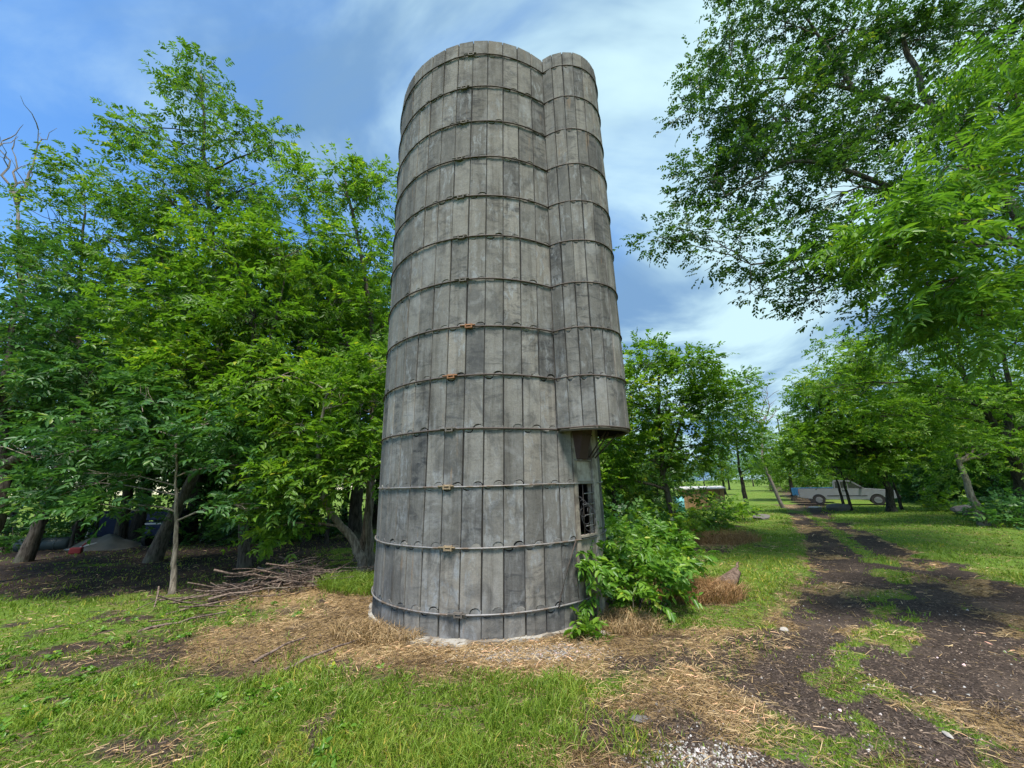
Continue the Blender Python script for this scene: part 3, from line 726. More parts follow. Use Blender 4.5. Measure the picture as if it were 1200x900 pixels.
KINDS = {  # per, twig, leaf length, width ratio, angle, droop, opposite, simple
    'ash':    dict(per=10, twig=0.36, llen=0.145, lwid=0.40, ang=55, droop=0.22, opposite=True, simple=False),
    'elm':    dict(per=9, twig=0.30, llen=0.094, lwid=0.54, ang=50, droop=0.15, opposite=False, simple=False),
    'walnut': dict(per=17, twig=0.46, llen=0.135, lwid=0.30, ang=66, droop=0.30, opposite=True, simple=False),
    'far':    dict(per=8, twig=0.42, llen=0.17, lwid=0.50, ang=50, droop=0.18, opposite=False, simple=True),
    'bush':   dict(per=9, twig=0.22, llen=0.118, lwid=0.46, ang=55, droop=0.30, opposite=False, simple=False),
}
NLEAF = 0
def tree_parts(seed, trunk, tr, blobs, kind, dens, mleaf, mbark, extra=(), clump_r=0.42, inner=0.25, sides=9, twigs=True, flatten=0.6):
    """trunk: points; tr: radius at foot; blobs: (centre, radii) -> trunk mesh, crown mesh (same space as the input)"""
    global NLEAF
    g = np.random.default_rng(seed); T = Tubes(); trunk = np.asarray(trunk, float)
    # smooth trunk
    tt = np.linspace(0, len(trunk)-1, (len(trunk)-1)*5+1); P = np.stack([np.interp(tt, np.arange(len(trunk)), trunk[:, i]) for i in range(3)], 1)
    for _ in range(3): P[1:-1] = (P[:-2]+2*P[1:-1]+P[2:])/4
    P[1:-1] += g.normal(0, tr*0.12, P[1:-1].shape)
    R = tr*(1-0.80*np.linspace(0, 1, len(P))**0.8); R[0] *= 1.45; R[1] *= 1.12
    T.add(P, R, sides)
    for pts, r0, r1 in extra:
        pts = np.asarray(pts, float); q = np.linspace(0, len(pts)-1, (len(pts)-1)*5+1)
        PP = np.stack([np.interp(q, np.arange(len(pts)), pts[:, i]) for i in range(3)], 1)
        for _ in range(2): PP[1:-1] = (PP[:-2]+2*PP[1:-1]+PP[2:])/4
        PP[1:-1] += g.normal(0, r0*0.1, PP[1:-1].shape)
        T.add(PP, np.linspace(r0, r1, len(PP)), 7)
        P = np.concatenate([P, PP[2:]]); R = np.concatenate([R, np.linspace(r0, r1, len(PP))[2:]])
    pos, dr, cr_ = [], [], []
    limb_pts = []
    for c, rad in blobs:
        c = np.asarray(c, float); rad = np.asarray(rad if hasattr(rad, '__len__') else (rad, rad, rad*0.85), float)*1.08
        dd = np.linalg.norm(P-c, axis=1) + 1.6*np.maximum(P[:, 2]-(c[2]-0.3*rad[2]), 0) + 0.25*np.maximum(c[2]-P[:, 2]-2.5, 0)
        j = int(np.argmin(dd)); p0 = P[j]; dist = np.linalg.norm(c-p0)
        if dist > 0.25:
            lim = curve(p0, c, (0, 0, 0.10*dist), max(5, int(dist*2.5)), g, 0.05)
            r0 = min(R[j]*0.62, 0.016+0.017*dist); T.add(lim, np.linspace(max(r0, 0.012), 0.010, len(lim)), 6)
        else: lim = np.array([p0, c])
        vol = rad[0]*rad[1]*rad[2]; nc = max(4, int(dens*3.3*vol**0.72/clump_r**1.4))
        dirs = norm(g.normal(size=(nc, 3))); rr_ = (inner + (1-inner)*g.random(nc)**0.6)*g.uniform(0.82, 1.12, nc)
        cc = c + dirs*rr_[:, None]*rad
        for q in cc:
            k = g.integers(len(lim)//2, len(lim)); p1 = lim[k]
            if twigs:
                L_ = np.linalg.norm(q-p1); tw = curve(p1, q, (0, 0, -0.05*L_), 4, g, 0.10); T.add(tw, np.linspace(0.009+0.003*L_, 0.003, 4), 4)
            ns = max(5, int(g.gamma(6, 1.6)*2.0))
            off = g.normal(size=(ns, 3))*np.array([1, 1, flatten])*clump_r*0.62
            pp = q+off
            outd = norm(pp-c)*np.array([1, 1, 0.45]) + norm(off)*0.7 + g.normal(0, 0.35, (ns, 3)) + np.array([0, 0, 0.12])
            pos.append(pp); dr.append(outd); cr_.append(np.clip(np.full(ns, g.normal(0.5, 0.2)) + g.normal(0, 0.10, ns), 0, 1))
    kd = KINDS[kind]
    V, Fq, rn = leaves(g, np.concatenate(pos), np.concatenate(dr), np.concatenate(cr_), **kd)
    NLEAF += len(Fq)
    return T.mesh('trunk', mbark), npmesh('crown', V, Fq, mleaf, {'rnd': ('FACE', rn)})
def tree(name, label, base, seed, trunk, tr, blobs, kind, dens, mleaf, mbark, group=None, cat='tree', **kw):
    base = np.array([base[0], base[1], hz(base[0], base[1])])
    rel = lambda p: np.asarray(p, float)-base
    tk = [np.array([0, 0, -0.12])] + [rel(p) for p in trunk]
    ex = [([rel(p) for p in pts], a, b_) for pts, a, b_ in kw.pop('extra', ())]
    tm, cm_ = tree_parts(seed, tk, tr, [(rel(c), r) for c, r in blobs], kind, dens, mleaf, mbark, extra=ex, **kw)
    e = empty(name, base, label, cat, group); link('trunk', tm, e); link('crown', cm_, e); return e
def B(Y, *L_):
    return [(at(q[0], q[1], q[4] if len(q) > 4 else Y), q[2] if q[3] is None else (q[2], q[2], q[3])) for q in [(*p, None) if len(p) == 3 else p for p in L_]]

# left wood ---------------------------------------------------------
tree('leafy_tree', 'tallest tree of the left wood, its thin crown reaching highest into the blue sky', (-10.2, 11.6), 101,
     [at(262, 480, 11.5), at(255, 330, 11.5), at(240, 200, 11.2), at(236, 90, 11)], 0.16,
     B(11, (236, 120, 1.15), (200, 165, 1.3), (275, 160, 1.25), (160, 150, 0.7), (300, 215, 1.4), (225, 230, 1.7), (165, 235, 1.3), (235, 90, 0.6), (275, 285, 1.6), (190, 300, 1.7), (325, 170, 0.6)),
     'ash', 0.62, M['leaf_b'], M['bark'])
tree('leafy_tree', 'loose airy tree between the dead snag and the tallest left tree', (-14.3, 12.0), 102,
     [at(95, 480, 12), at(90, 360, 12), at(100, 250, 12)], 0.15,
     B(12, (100, 225, 1.2), (60, 260, 1.3), (130, 280, 1.5), (75, 320, 1.6), (35, 300, 1.1), (145, 350, 1.5), (60, 390, 1.7), (120, 420, 1.6), (20, 440, 1.6)),
     'ash', 0.60, M['leaf_b'], M['bark'])
tree('leafy_tree', 'bright leafy tree in the middle of the left wood, before the tallest tree', (-6.9, 10.6), 103,
     [at(285, 560, 10.4), at(290, 450, 10), at(300, 380, 9.8), at(275, 300, 9.6)], 0.13,
     B(9.6, (262, 285, 1.15), (325, 290, 1.1), (225, 355, 1.2), (300, 370, 1.35), (250, 440, 1.35), (185, 430, 1.15), (340, 440, 1.2), (210, 490, 1.0), (300, 500, 1.1), (180, 360, 0.8)),
     'ash', 0.95, M['leaf_a'], M['bark'], extra=[([at(290, 450, 10), at(320, 390, 9.9), at(335, 320, 9.8)], 0.06, 0.02)])
tree('leafy_tree', 'upright tree rising close behind the left side of the silo', (-4.25, 11.2), 104,
     [at(434, 600, 11), at(437, 480, 11), at(437, 380, 11), at(420, 280, 11), at(400, 200, 11)], 0.15,
     B(11, (395, 215, 1.15), (440, 225, 1.0), (365, 270, 1.3), (430, 300, 1.3), (395, 345, 1.4), (450, 380, 1.0), (365, 400, 1.3), (425, 430, 1.1), (345, 220, 0.8)),
     'ash', 0.85, M['leaf_a'], M['bark'], extra=[([at(437, 480, 11), at(415, 420, 10.8), at(385, 350, 10.6)], 0.06, 0.02)])
tree('leafy_tree', 'low tree with a thick trunk curving up from the ground beside the silo', (-3.36, 9.0), 105,
     [at(426, 655, 9.0), at(412, 628, 8.9), at(390, 607, 8.7), at(376, 570, 8.5), at(372, 510, 8.4), at(385, 460, 8.4)], 0.13,
     B(8.4, (400, 470, 0.85), (352, 500, 0.85), (425, 520, 0.6), (370, 550, 0.75), (335, 570, 0.6), (415, 548, 0.42), (340, 612, 0.36), (330, 440, 0.8), (440, 470, 0.55), (448, 430, 0.5), (440, 515, 0.45), (446, 545, 0.35)),
     'ash', 1.05, M['leaf_a'], M['bark_pale'], clump_r=0.36)
tree('pale_trunk_tree', 'straight pale trunk standing between the curved trunk and the silo', (-3.35, 9.75), 106,
     [at(433, 640, 9.75), at(432, 570, 9.8), at(436, 500, 9.9)], 0.14, B(9.9, (432, 470, 0.8), (450, 420, 0.8)), 'ash', 0.8, M['leaf_b'], M['bark_pale'])
tree('sapling', 'slender sapling with a thin pale stem and layered leaves in front of the left wood', (-6.57, 8.09), 107,
     [at(204, 660, 8.1), at(207, 610, 8.1), at(205, 560, 8.1), at(208, 500, 8.1)], 0.065,
     B(8.0, (120, 555, 0.95, 0.42), (55, 575, 0.85, 0.36), (200, 530, 1.0, 0.55), (280, 545, 0.95, 0.5), (155, 592, 0.7, 0.25), (250, 495, 0.95, 0.5), (95, 505, 0.95, 0.45), (300, 590, 0.6, 0.3), (170, 470, 0.9, 0.5), (30, 530, 0.8, 0.4)),
     'ash', 0.85, M['leaf_d'], M['bark_pale'], clump_r=0.36, flatten=0.4)
tree('leaning_tree', 'old tree at the left edge with a bare pale limb leaning right', (-12.2, 9.1), 108,
     [at(2, 600, 9), at(0, 545, 9), at(5, 450, 9), at(20, 350, 9)], 0.20,
     B(9.2, (25, 330, 1.2), (15, 400, 1.2), (70, 390, 1.1), (110, 430, 1.0), (20, 470, 0.9), (120, 480, 0.8), (60, 450, 0.9)),
     'ash', 0.9, M['leaf_d'], M['bark'], extra=[([at(0, 550, 9), at(45, 525, 8.9), at(62, 505, 8.9), at(92, 478, 8.8)], 0.12, 0.05)])
# dead snag
def snag(name, label, base, seed, trunk, tr, tips, mbark, n2=5):
    g = np.random.default_rng(seed); base = np.array([base[0], base[1], hz(base[0], base[1])]); T = Tubes()
    P = np.array([[0, 0, -0.1]]+[np.asarray(p)-base for p in trunk]); q = np.linspace(0, len(P)-1, (len(P)-1)*5+1)
    P = np.stack([np.interp(q, np.arange(len(P)), P[:, i]) for i in range(3)], 1); P[1:-1] += g.normal(0, tr*0.09, P[1:-1].shape)
    e = empty(name, base, label, 'dead tree'); T.add(P, tr*(1-0.7*np.linspace(0, 1, len(P))), 8); link('trunk', T.mesh('trunk', mbark), e)
    for tp in tips:
        tp = np.asarray(tp)-base; T = Tubes(); j = int(np.argmin(np.linalg.norm(P-tp, axis=1)+1.5*np.maximum(P[:, 2]-tp[2]+0.4, 0)))
        d = np.linalg.norm(tp-P[j]); lim = curve(P[j], tp, (0, 0, -0.08*d), 8, g, 0.12); T.add(lim, np.linspace(tr*0.42, 0.012, 8), 6)
        for _ in range(n2):
            k = g.integers(2, 8); v = norm(lim[-1]-lim[0])*0.7+g.normal(0, 0.5, 3)+np.array([0, 0, 0.3]); T.add(curve(lim[k], lim[k]+norm(v)*d*g.uniform(0.2, 0.4), (0, 0, 0), 5, g, 0.1), np.linspace(tr*0.16, 0.006, 5), 4)
        link('branch', T.mesh('branch', mbark), e)
    return e
snag('dead_snag', 'bare dead snag forking against the blue sky at the left edge', (-20.6, 14.0), 201, [at(30, 420, 14), at(24, 300, 14), at(20, 240, 14)], 0.16,
     [at(14, 175, 14), at(45, 152, 14), at(3, 165, 14), at(38, 205, 14)], M['bark_dead'], 4)
# dark interior of the left wood: trees that share three shapes
def proto(seed, h, spread, low, kind, dens, mleaf, mbark, tr, clump_r=0.55):
    g = np.random.default_rng(seed); bl = []
    for _ in range(11):
        z = g.uniform(low, h*0.92); f_ = math.sin(math.pi*np.clip((z-low*0.6)/(h*1.05-low*0.6), 0.05, 0.95))**0.7
        a = g.uniform(0, 6.28); q = spread*f_*math.sqrt(g.random())*0.75; bl.append((np.array([q*math.cos(a), q*math.sin(a), z]), g.uniform(0.28, 0.42)*spread))
    bl.append((np.array([0, 0, h*0.92]), 0.3*spread))
    lean = g.normal(0, 0.25, 2)
    tk = [np.array([0, 0, -0.12]), np.array([lean[0]*0.3, lean[1]*0.3, h*0.25]), np.array([lean[0], lean[1], h*0.6]), np.array([lean[0]*1.2, lean[1], h*0.92])]
    return tree_parts(seed, tk, tr, bl, kind, dens, mleaf, mbark, clump_r=clump_r)
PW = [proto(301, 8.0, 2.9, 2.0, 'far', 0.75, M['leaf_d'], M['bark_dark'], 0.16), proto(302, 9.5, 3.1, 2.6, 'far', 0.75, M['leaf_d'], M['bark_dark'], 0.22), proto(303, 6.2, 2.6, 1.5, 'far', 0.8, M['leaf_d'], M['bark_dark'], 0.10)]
PF = [proto(311, 8.5, 3.6, 2.0, 'far', 0.62, M['leaf_a'], M['bark_dark'], 0.20, 0.6), proto(312, 7.0, 3.4, 1.6, 'far', 0.62, M['leaf_b'], M['bark_dark'], 0.16, 0.6)]
def place(name, me2, x, y, sc, rz, label, group, cat='tree'):
    e = empty(name, (x, y, hz(x, y)), label, cat, group, rz); e.scale = (sc, sc, sc)
    link('trunk', me2[0], e); link('crown', me2[1], e); return e
gl = random.Random(8)
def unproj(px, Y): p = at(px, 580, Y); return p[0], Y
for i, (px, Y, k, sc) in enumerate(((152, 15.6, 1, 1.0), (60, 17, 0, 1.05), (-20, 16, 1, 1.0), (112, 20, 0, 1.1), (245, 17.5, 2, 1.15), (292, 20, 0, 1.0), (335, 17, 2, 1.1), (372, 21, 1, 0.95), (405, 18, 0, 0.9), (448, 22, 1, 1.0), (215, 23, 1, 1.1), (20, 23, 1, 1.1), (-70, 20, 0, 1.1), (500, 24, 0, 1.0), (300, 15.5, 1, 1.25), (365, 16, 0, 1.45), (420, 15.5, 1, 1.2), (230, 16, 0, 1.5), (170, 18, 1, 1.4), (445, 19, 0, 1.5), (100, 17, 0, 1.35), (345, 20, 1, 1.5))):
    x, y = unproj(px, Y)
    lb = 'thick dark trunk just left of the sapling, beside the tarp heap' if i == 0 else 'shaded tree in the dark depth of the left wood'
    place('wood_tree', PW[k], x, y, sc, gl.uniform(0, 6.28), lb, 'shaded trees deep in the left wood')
# thin dark poles in the understory
gp_ = np.random.default_rng(77)
for i, px in enumerate((22, 98, 122, 262, 276, 312, 348, 362, 388, 412)):
    Y = gp_.uniform(14, 19); x, y = unproj(px, Y); T = Tubes()
    hh = gp_.uniform(3.2, 5.0); T.add(curve((0, 0, -0.1), (gp_.normal(0, 0.5), gp_.normal(0, 0.4), hh), (gp_.normal(0, 0.2), 0, 0), 9, gp_, 0.03), np.linspace(gp_.uniform(0.045, 0.08), 0.02, 9), 6)
    bl = [(np.array([gp_.normal(0, 0.5), gp_.normal(0, 0.4), hh*q]), 0.75) for q in (0.62, 0.8, 1.0)]
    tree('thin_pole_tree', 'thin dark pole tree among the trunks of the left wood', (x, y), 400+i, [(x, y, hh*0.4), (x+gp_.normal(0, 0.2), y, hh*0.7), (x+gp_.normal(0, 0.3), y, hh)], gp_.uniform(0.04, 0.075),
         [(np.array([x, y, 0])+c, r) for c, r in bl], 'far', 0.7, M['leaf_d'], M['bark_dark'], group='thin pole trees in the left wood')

# right side --------------------------------------------------------
tree('overhanging_tree', 'big fine-leaved tree overhanging the track from the upper right', (12.6, 6.9), 120,
     [(12.6, 7.0, 1.5), (12.3, 7.2, 4.0), (11.6, 7.5, 7.0), at(1090, 130, 8), at(1050, 20, 8)], 0.24,
     B(8, (850, 45, 0.95), (920, 30, 1.1), (1000, 35, 1.1), (1080, 45, 1.1), (1165, 30, 1.2), (845, 125, 0.85), (915, 125, 1.05), (1010, 140, 1.1), (1095, 140, 1.1), (835, 205, 0.75), (895, 210, 0.95),
       (975, 225, 0.9), (1075, 235, 1.1), (795, 268, 0.48), (772, 278, 0.26), (850, 290, 0.75), (925, 300, 0.85), (1005, 310, 0.95), (880, 342, 0.5), (1150, 250, 1.2), (1160, 130, 1.1), (960, 352, 0.55), (1050, 370, 0.7),
       (900, -50, 1.1), (1020, -60, 1.2), (820, 75, 0.55), (990, 90, 0.9), (870, 165, 0.9), (950, 165, 0.9)),
     'elm', 1.38, M['leaf_elm'], M['bark'], clump_r=0.36,
     extra=[([(11.8, 7.4, 6.2), at(1000, 200, 8), at(930, 185, 8), at(850, 230, 8)], 0.075, 0.02), ([at(1090, 130, 8), at(1000, 105, 8), at(940, 90, 8), at(870, 95, 8)], 0.065, 0.02),
            ([at(1000, 105, 8), at(965, 50, 8), at(930, 0, 8)], 0.06, 0.02), ([(12, 7.3, 5.2), at(1060, 300, 8), at(980, 300, 8), at(880, 310, 8)], 0.06, 0.02)])
tree('feathery_leaf_tree', 'near tree with long bright feathery compound leaves at the right edge', (8.6, 4.4), 121,
     [(8.6, 4.4, 1.5), (8.5, 4.5, 3.0), (8.2, 4.6, 4.6), (7.8, 4.6, 6.2)], 0.15,
     B(4.6, (1170, 125, 0.55), (1195, 215, 0.6), (1110, 195, 0.55), (1060, 265, 0.42), (1130, 290, 0.55), (1195, 320, 0.55), (1030, 290, 0.26), (1180, 75, 0.3), (1085, 335, 0.34), (1215, 120, 0.6), (1150, 370, 0.4)),
     'walnut', 0.62, M['leaf_walnut'], M['bark'], clump_r=0.36, flatten=0.5)
tree('dark_limbed_tree', 'dark crooked tree forking behind the feathery-leaved tree at the right edge', (20.2, 16.4), 122,
     [at(1197, 560, 16), at(1178, 520, 15.8), at(1150, 470, 15.5), at(1110, 415, 15.3)], 0.26,
     B(15, (1005, 430, 1.3), (1060, 410, 1.5), (1130, 390, 1.6), (1190, 400, 1.6), (965, 455, 0.9), (1090, 465, 1.4), (1170, 470, 1.5), (1030, 490, 1.2), (1130, 525, 1.1), (1195, 540, 1.1), (1100, 350, 1.2), (1180, 340, 1.3), (985, 405, 0.8)),
     'ash', 0.78, M['leaf_a'], M['bark_dark'], extra=[([at(1178, 520, 15.8), at(1185, 460, 15.6), at(1170, 390, 15.4)], 0.14, 0.04), ([at(1110, 415, 15.3), at(1070, 400, 15), at(1020, 395, 15)], 0.06, 0.02), ([at(1130, 440, 15.4), at(1120, 400, 15.3), at(1135, 350, 15.2)], 0.07, 0.02)])
tree('yard_tree', 'spreading tree with a dark leaning trunk in front of the pickup', (19.6, 21.2), 123,
     [at(1042, 575, 21.3), at(1032, 545, 21.2), at(1020, 515, 21), at(1005, 470, 21)], 0.22,
     B(21, (960, 480, 1.7), (1000, 460, 1.8), (1050, 480, 1.8), (945, 520, 1.4), (1005, 520, 1.8), (1065, 525, 1.6), (1095, 495, 1.6), (1030, 545, 0.8), (955, 550, 0.7), (1010, 425, 1.3)),
     'far', 1.0, M['leaf_a'], M['bark_dark'])
for i, (a, bpt, lab) in enumerate((((997, 594, 22.5), (985, 550, 22.5), 'thin leaning stem in front of the pickup door'), ((990, 594, 23), (978, 555, 23), 'thinner stem left of the leaning stem by the pickup door'),
                                   ((1057, 596, 22.5), (1045, 560, 22.5), 'slim dark stem right of the spreading yard tree'))):
    p0, p1 = at(*a), at(*bpt)
    tree('thin_stem_tree', lab, p0[:2], 130+i, [p0*0.5+p1*0.5, p1, p1+(p1-p0)*0.4], 0.09, [(p1+(p1-p0)*0.5+np.array([0, 0, 0.7]), 1.2)], 'far', 0.9, M['leaf_b'], M['bark_dark'])
e = snag('dead_leaning_trunk', 'broken pale dead trunk leaning left near the right edge', at(1153, 612, 15.2)[:2], 210, [at(1140, 585, 15.2), at(1120, 530, 15.1)], 0.19, [at(1150, 520, 15.1), at(1165, 528, 15)], M['bark_pale'], 3)
tree('silo_side_tree', 'full round tree just right of the silo, behind the green bush', (6.0, 15.0), 124,
     [at(776, 560, 15), at(775, 510, 15), at(770, 450, 15), at(780, 410, 15)], 0.13,
     B(14.6, (760, 425, 1.0), (805, 425, 0.95), (735, 470, 1.2), (785, 480, 1.3), (835, 470, 1.0), (850, 515, 0.85), (720, 520, 1.1), (765, 540, 1.0), (815, 535, 0.9), (700, 450, 1.0), (705, 560, 0.9)),
     'far', 1.15, M['leaf_a'], M['bark'], extra=[([at(776, 560, 15), at(800, 490, 15), at(815, 440, 15)], 0.06, 0.02), ([at(775, 510, 15), at(750, 460, 15), at(740, 430, 15)], 0.05, 0.02)])
tree('slope_tree', 'tree with a leaning forked trunk beside the wooden shed', (13.6, 23.8), 125,
     [at(872, 575, 23.7), at(866, 550, 23.6), at(862, 500, 23.5)], 0.17,
     B(23.5, (858, 480, 1.3), (877, 515, 1.0), (862, 450, 1.1), (845, 505, 1.0), (882, 548, 0.6)), 'far', 0.9, M['leaf_a'], M['bark_dark'])
snag('dead_branch_tree', 'grey bare-branched dead tree beyond the track between the green crowns', (17.2, 26.0), 211, [at(893, 540, 26), at(893, 500, 26)], 0.12, [at(905, 462, 26), at(880, 480, 26), at(912, 480, 26), at(870, 470, 26), at(898, 455, 26)], M['bark_dead'], 7)
for i, (px, Y, k, sc) in enumerate(((718, 18, 1, 0.85), (745, 22, 0, 0.8), (790, 46, 1, 0.9), (850, 52, 0, 0.9))):
    x, y = unproj(px, Y); place('background_tree', PF[k], x, y, sc, gl.uniform(0, 6.28), 'tree crowding behind the round tree right of the silo', 'trees behind the silo on the right')
for i, (px, Y, k, sc) in enumerate(((930, 34, 0, 0.9), (960, 40, 1, 1.1), (905, 62, 0, 1.0), (990, 36, 1, 1.15), (1040, 34, 0, 1.05), (1085, 30, 1, 1.1), (1130, 27, 0, 1.1), (1170, 23, 1, 1.15), (1215, 21, 0, 1.2), (1110, 38, 0, 1.3), (1165, 34, 0, 1.3), (1220, 30, 0, 1.3), (1010, 48, 0, 1.4), (945, 55, 1, 1.2))):
    x, y = unproj(px, Y); place('background_tree', PF[k], x, y, sc, gl.uniform(0, 6.28), 'leafy tree in the row behind the parked pickup', 'trees of the row behind the pickup')
for i in range(48):
    px = -130+i*29; Y = gl.uniform(58, 105); x, y = unproj(px, Y); place('far_tree', PF[i % 2], x, y, gl.uniform(0.75, 1.2), gl.uniform(0, 6.28), 'small far tree on the horizon', 'far trees along the horizon')

PS = [proto(321, 2.7, 2.1, 0.45, 'far', 0.6, M['leaf_b'], M['bark_dark'], 0.05, 0.5), proto(322, 3.4, 2.4, 0.5, 'far', 0.6, M['leaf_d'], M['bark_dark'], 0.06, 0.5)]
for i in range(22):
    px = 985+i*13 if i < 18 else (690, 715, 745, 770)[i-18]; Y = (38, 31, 34, 28)[i % 4] + 8*(px < 1040) - 5*(px > 1130) if i < 18 else 20+i % 3*2
    x, y = unproj(px, Y); place('thicket_shrub', PS[i % 2], x, y, gl.uniform(0.8, 1.2), gl.uniform(0, 6.28), 'thicket shrub in the dense growth behind the pickup and right lawn' if i < 18 else 'thicket shrub in the dim growth right behind the silo', 'thicket behind the right lawn' if i < 18 else 'thicket behind the silo', 'shrub')
# ------------------------------------------------------------------ shrubs
def shrub(name, label, base, seed, blobs, kind, dens, mleaf, clump_r=0.25, group=None, stems=7):
    g = np.random.default_rng(seed); base = np.array([base[0], base[1], hz(base[0], base[1])]); T = Tubes(); pos = []; dr = []; cr_ = []
    for c, r in blobs:
        c = np.asarray(c)-base; r = np.asarray(r if hasattr(r, '__len__') else (r, r, r*0.9)); nc = max(4, int(dens*60*(r[0]*r[1]*r[2])**0.67))
        dirs = norm(g.normal(size=(nc, 3))); q = c+dirs*(0.35+0.65*g.random(nc)**0.5)[:, None]*r; q[:, 2] = np.maximum(q[:, 2], 0.05)
        for p in q[:max(3, nc//3)]:
            f0 = np.array([c[0]*0.7+p[0]*0.3, c[1]*0.7+p[1]*0.3, -0.03]); T.add(curve(f0, p, (0, 0, 0.1), 5, g, 0.06), np.linspace(0.011, 0.004, 5), 5)
        ns = 5; o = g.normal(size=(nc, ns, 3))*clump_r*0.5; pp = (q[:, None]+o).reshape(-1, 3)
        pos.append(pp); dr.append(norm(pp-c)*np.array([1, 1, 0.3])+g.normal(0, 0.4, pp.shape)+np.array([0, 0, 0.25])); cr_.append(np.clip(np.repeat(g.normal(0.5, 0.22, nc), ns), 0, 1))
    V, Fq, rn = leaves(g, np.concatenate(pos), np.concatenate(dr), np.concatenate(cr_), **KINDS[kind], flat=0.4)
    V[:, 2] = np.maximum(V[:, 2], 0.012)
    e = empty(name, base, label, 'shrub', group); tag(link('stems', T.mesh('stems', M['bark']), e), kind='stuff'); link('foliage', npmesh('foliage', V, Fq, mleaf, {'rnd': ('FACE', rn)}), e); return e
shrub('leafy_bush', 'lush green broad-leaved bush growing against the right foot of the silo', (1.9, 6.6), 501,
      [((1.65, 6.28, 0.40), (0.50, 0.42, 0.40)), ((1.42, 6.5, 0.75), (0.36, 0.36, 0.38)), ((1.9, 6.7, 0.62), (0.55, 0.5, 0.45)), ((2.4, 7.3, 0.52), (0.5, 0.5, 0.42)), ((2.0, 6.25, 0.3), (0.5, 0.35, 0.3)), ((2.9, 8.2, 0.5), (0.65, 0.65, 0.42)), ((2.3, 8.0, 0.65), (0.75, 0.7, 0.5))], 'bush', 1.45, M['leaf_bush'])
shrub('wall_vine', 'leafy vine climbing the silo beside the hatch', (1.02, 5.78), 502, [((1.03, 5.80, 0.9), (0.10, 0.09, 0.32)), ((1.05, 5.78, 0.45), (0.14, 0.12, 0.35))], 'bush', 2.6, M['leaf_bush'], 0.12)
shrub('small_weed', 'small bright weed at the silo foot left of the bush', (0.80, 5.42), 503, [((0.82, 5.42, 0.07), (0.07, 0.06, 0.07))], 'bush', 1.6, M['leaf_a'], 0.1)
for i, (px, py, Y, r, lab) in enumerate(((820, 592, 16.5, 1.1, 'light green shrub in front of the wooden shed'), (855, 596, 19, 0.8, 'low green shrub between the shed and the leaning trunk'), (775, 600, 13.5, 1.0, 'green shrub under the round tree right of the silo'), (735, 590, 13.0, 0.9, 'shrub half hidden between the silo and the round tree'),
                                      (925, 578, 55, 2.6, 'round bush alone in the gap at the end of the track'), (1105, 592, 21, 0.8, 'yellow-green shrub by the far trunks on the right lawn'), (1185, 605, 15.0, 0.9, 'dark shrub at the foot of the crooked right tree'), (1168, 612, 14.5, 0.6, 'low shrub behind the dead leaning trunk'))):
    p = at(px, py, Y); r2 = r; shrub('green_shrub', lab, p[:2], 510+i, [((p[0], p[1], r2*0.55), (r2, r2, r2*0.6)), ((p[0]+r2*0.6, p[1], r2*0.4), (r2*0.7, r2*0.7, r2*0.45))], 'far', 0.55/max(0.6, r2**0.5), M['leaf_a' if i not in (6, 7, 3) else 'leaf_d'], 0.35)
for i, px in enumerate((-10, 30, 70, 115, 225, 255, 290, 320, 355, 385)):
    Y = (16, 14.5, 18, 18.5, 15.5, 17, 15, 17, 16, 17)[i]; x, y = unproj(px, Y); r2 = 0.95+0.25*math.sin(i*2.1)
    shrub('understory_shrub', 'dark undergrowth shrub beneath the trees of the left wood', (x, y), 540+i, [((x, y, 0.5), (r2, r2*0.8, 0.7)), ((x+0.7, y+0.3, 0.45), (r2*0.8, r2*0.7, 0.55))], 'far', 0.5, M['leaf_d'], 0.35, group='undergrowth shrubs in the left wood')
# grass tuft left of the silo
def tuft(name, label, c, n_, rad, h, mt, cat, lo=0.5):
    r_ = np.sqrt(rng.random(n_))*rad; a = rng.uniform(0, 6.28, n_); x = c[0]+r_*np.cos(a); y = c[1]+r_*np.sin(a)*0.7
    ok = free(x, y, 0.02); x, y = x[ok], y[ok]; k = len(x)
    an = rng.uniform(0, 6.28, k); le = np.abs(rng.normal(0.4, 0.25, k)); D = norm(np.stack([np.cos(an)*le, np.sin(an)*le, np.ones(k)], 1))
    V, Fc = strips(np.stack([x, y, hgt(x, y)-0.005], 1), D, rng.uniform(lo, 1, k)*h, rng.uniform(0.006, 0.011, k), rng.uniform(0.1, 0.5, k))
    return tag(link(name, npmesh(name, V, Fc, mt, {'rnd': ('FACE', np.repeat(np.clip(rng.normal(0.4, 0.2, k), 0, 1), 3))})), label, cat, kind='stuff')
tuft('tall_grass', 'tuft of taller dull green grass left of the silo', (-2.95, 7.9), 2600, 0.75, 0.32, M['grass'], 'grass')
tuft('dead_grass', 'standing orange dead grass beside the bush', (2.95, 7.0), 3600, 0.72, 0.42, M['deadbrush'], 'dead grass', 0.3)
tuft('dead_grass', 'mound of dead orange grass beyond the bright green strip', (6.0, 13.2), 5200, 1.7, 0.42, M['deadbrush'], 'dead grass', 0.2)
tuft('dead_grass', 'heap of dry grass thrown against the left foot of the silo', (-1.75, 5.55), 3000, 0.6, 0.24, M['straw'], 'dead grass', 0.3)
tuft('dead_grass', 'dry stalks below the bush at the silo foot', (1.3, 5.75), 1500, 0.6, 0.25, M['straw'], 'dead grass', 0.3)

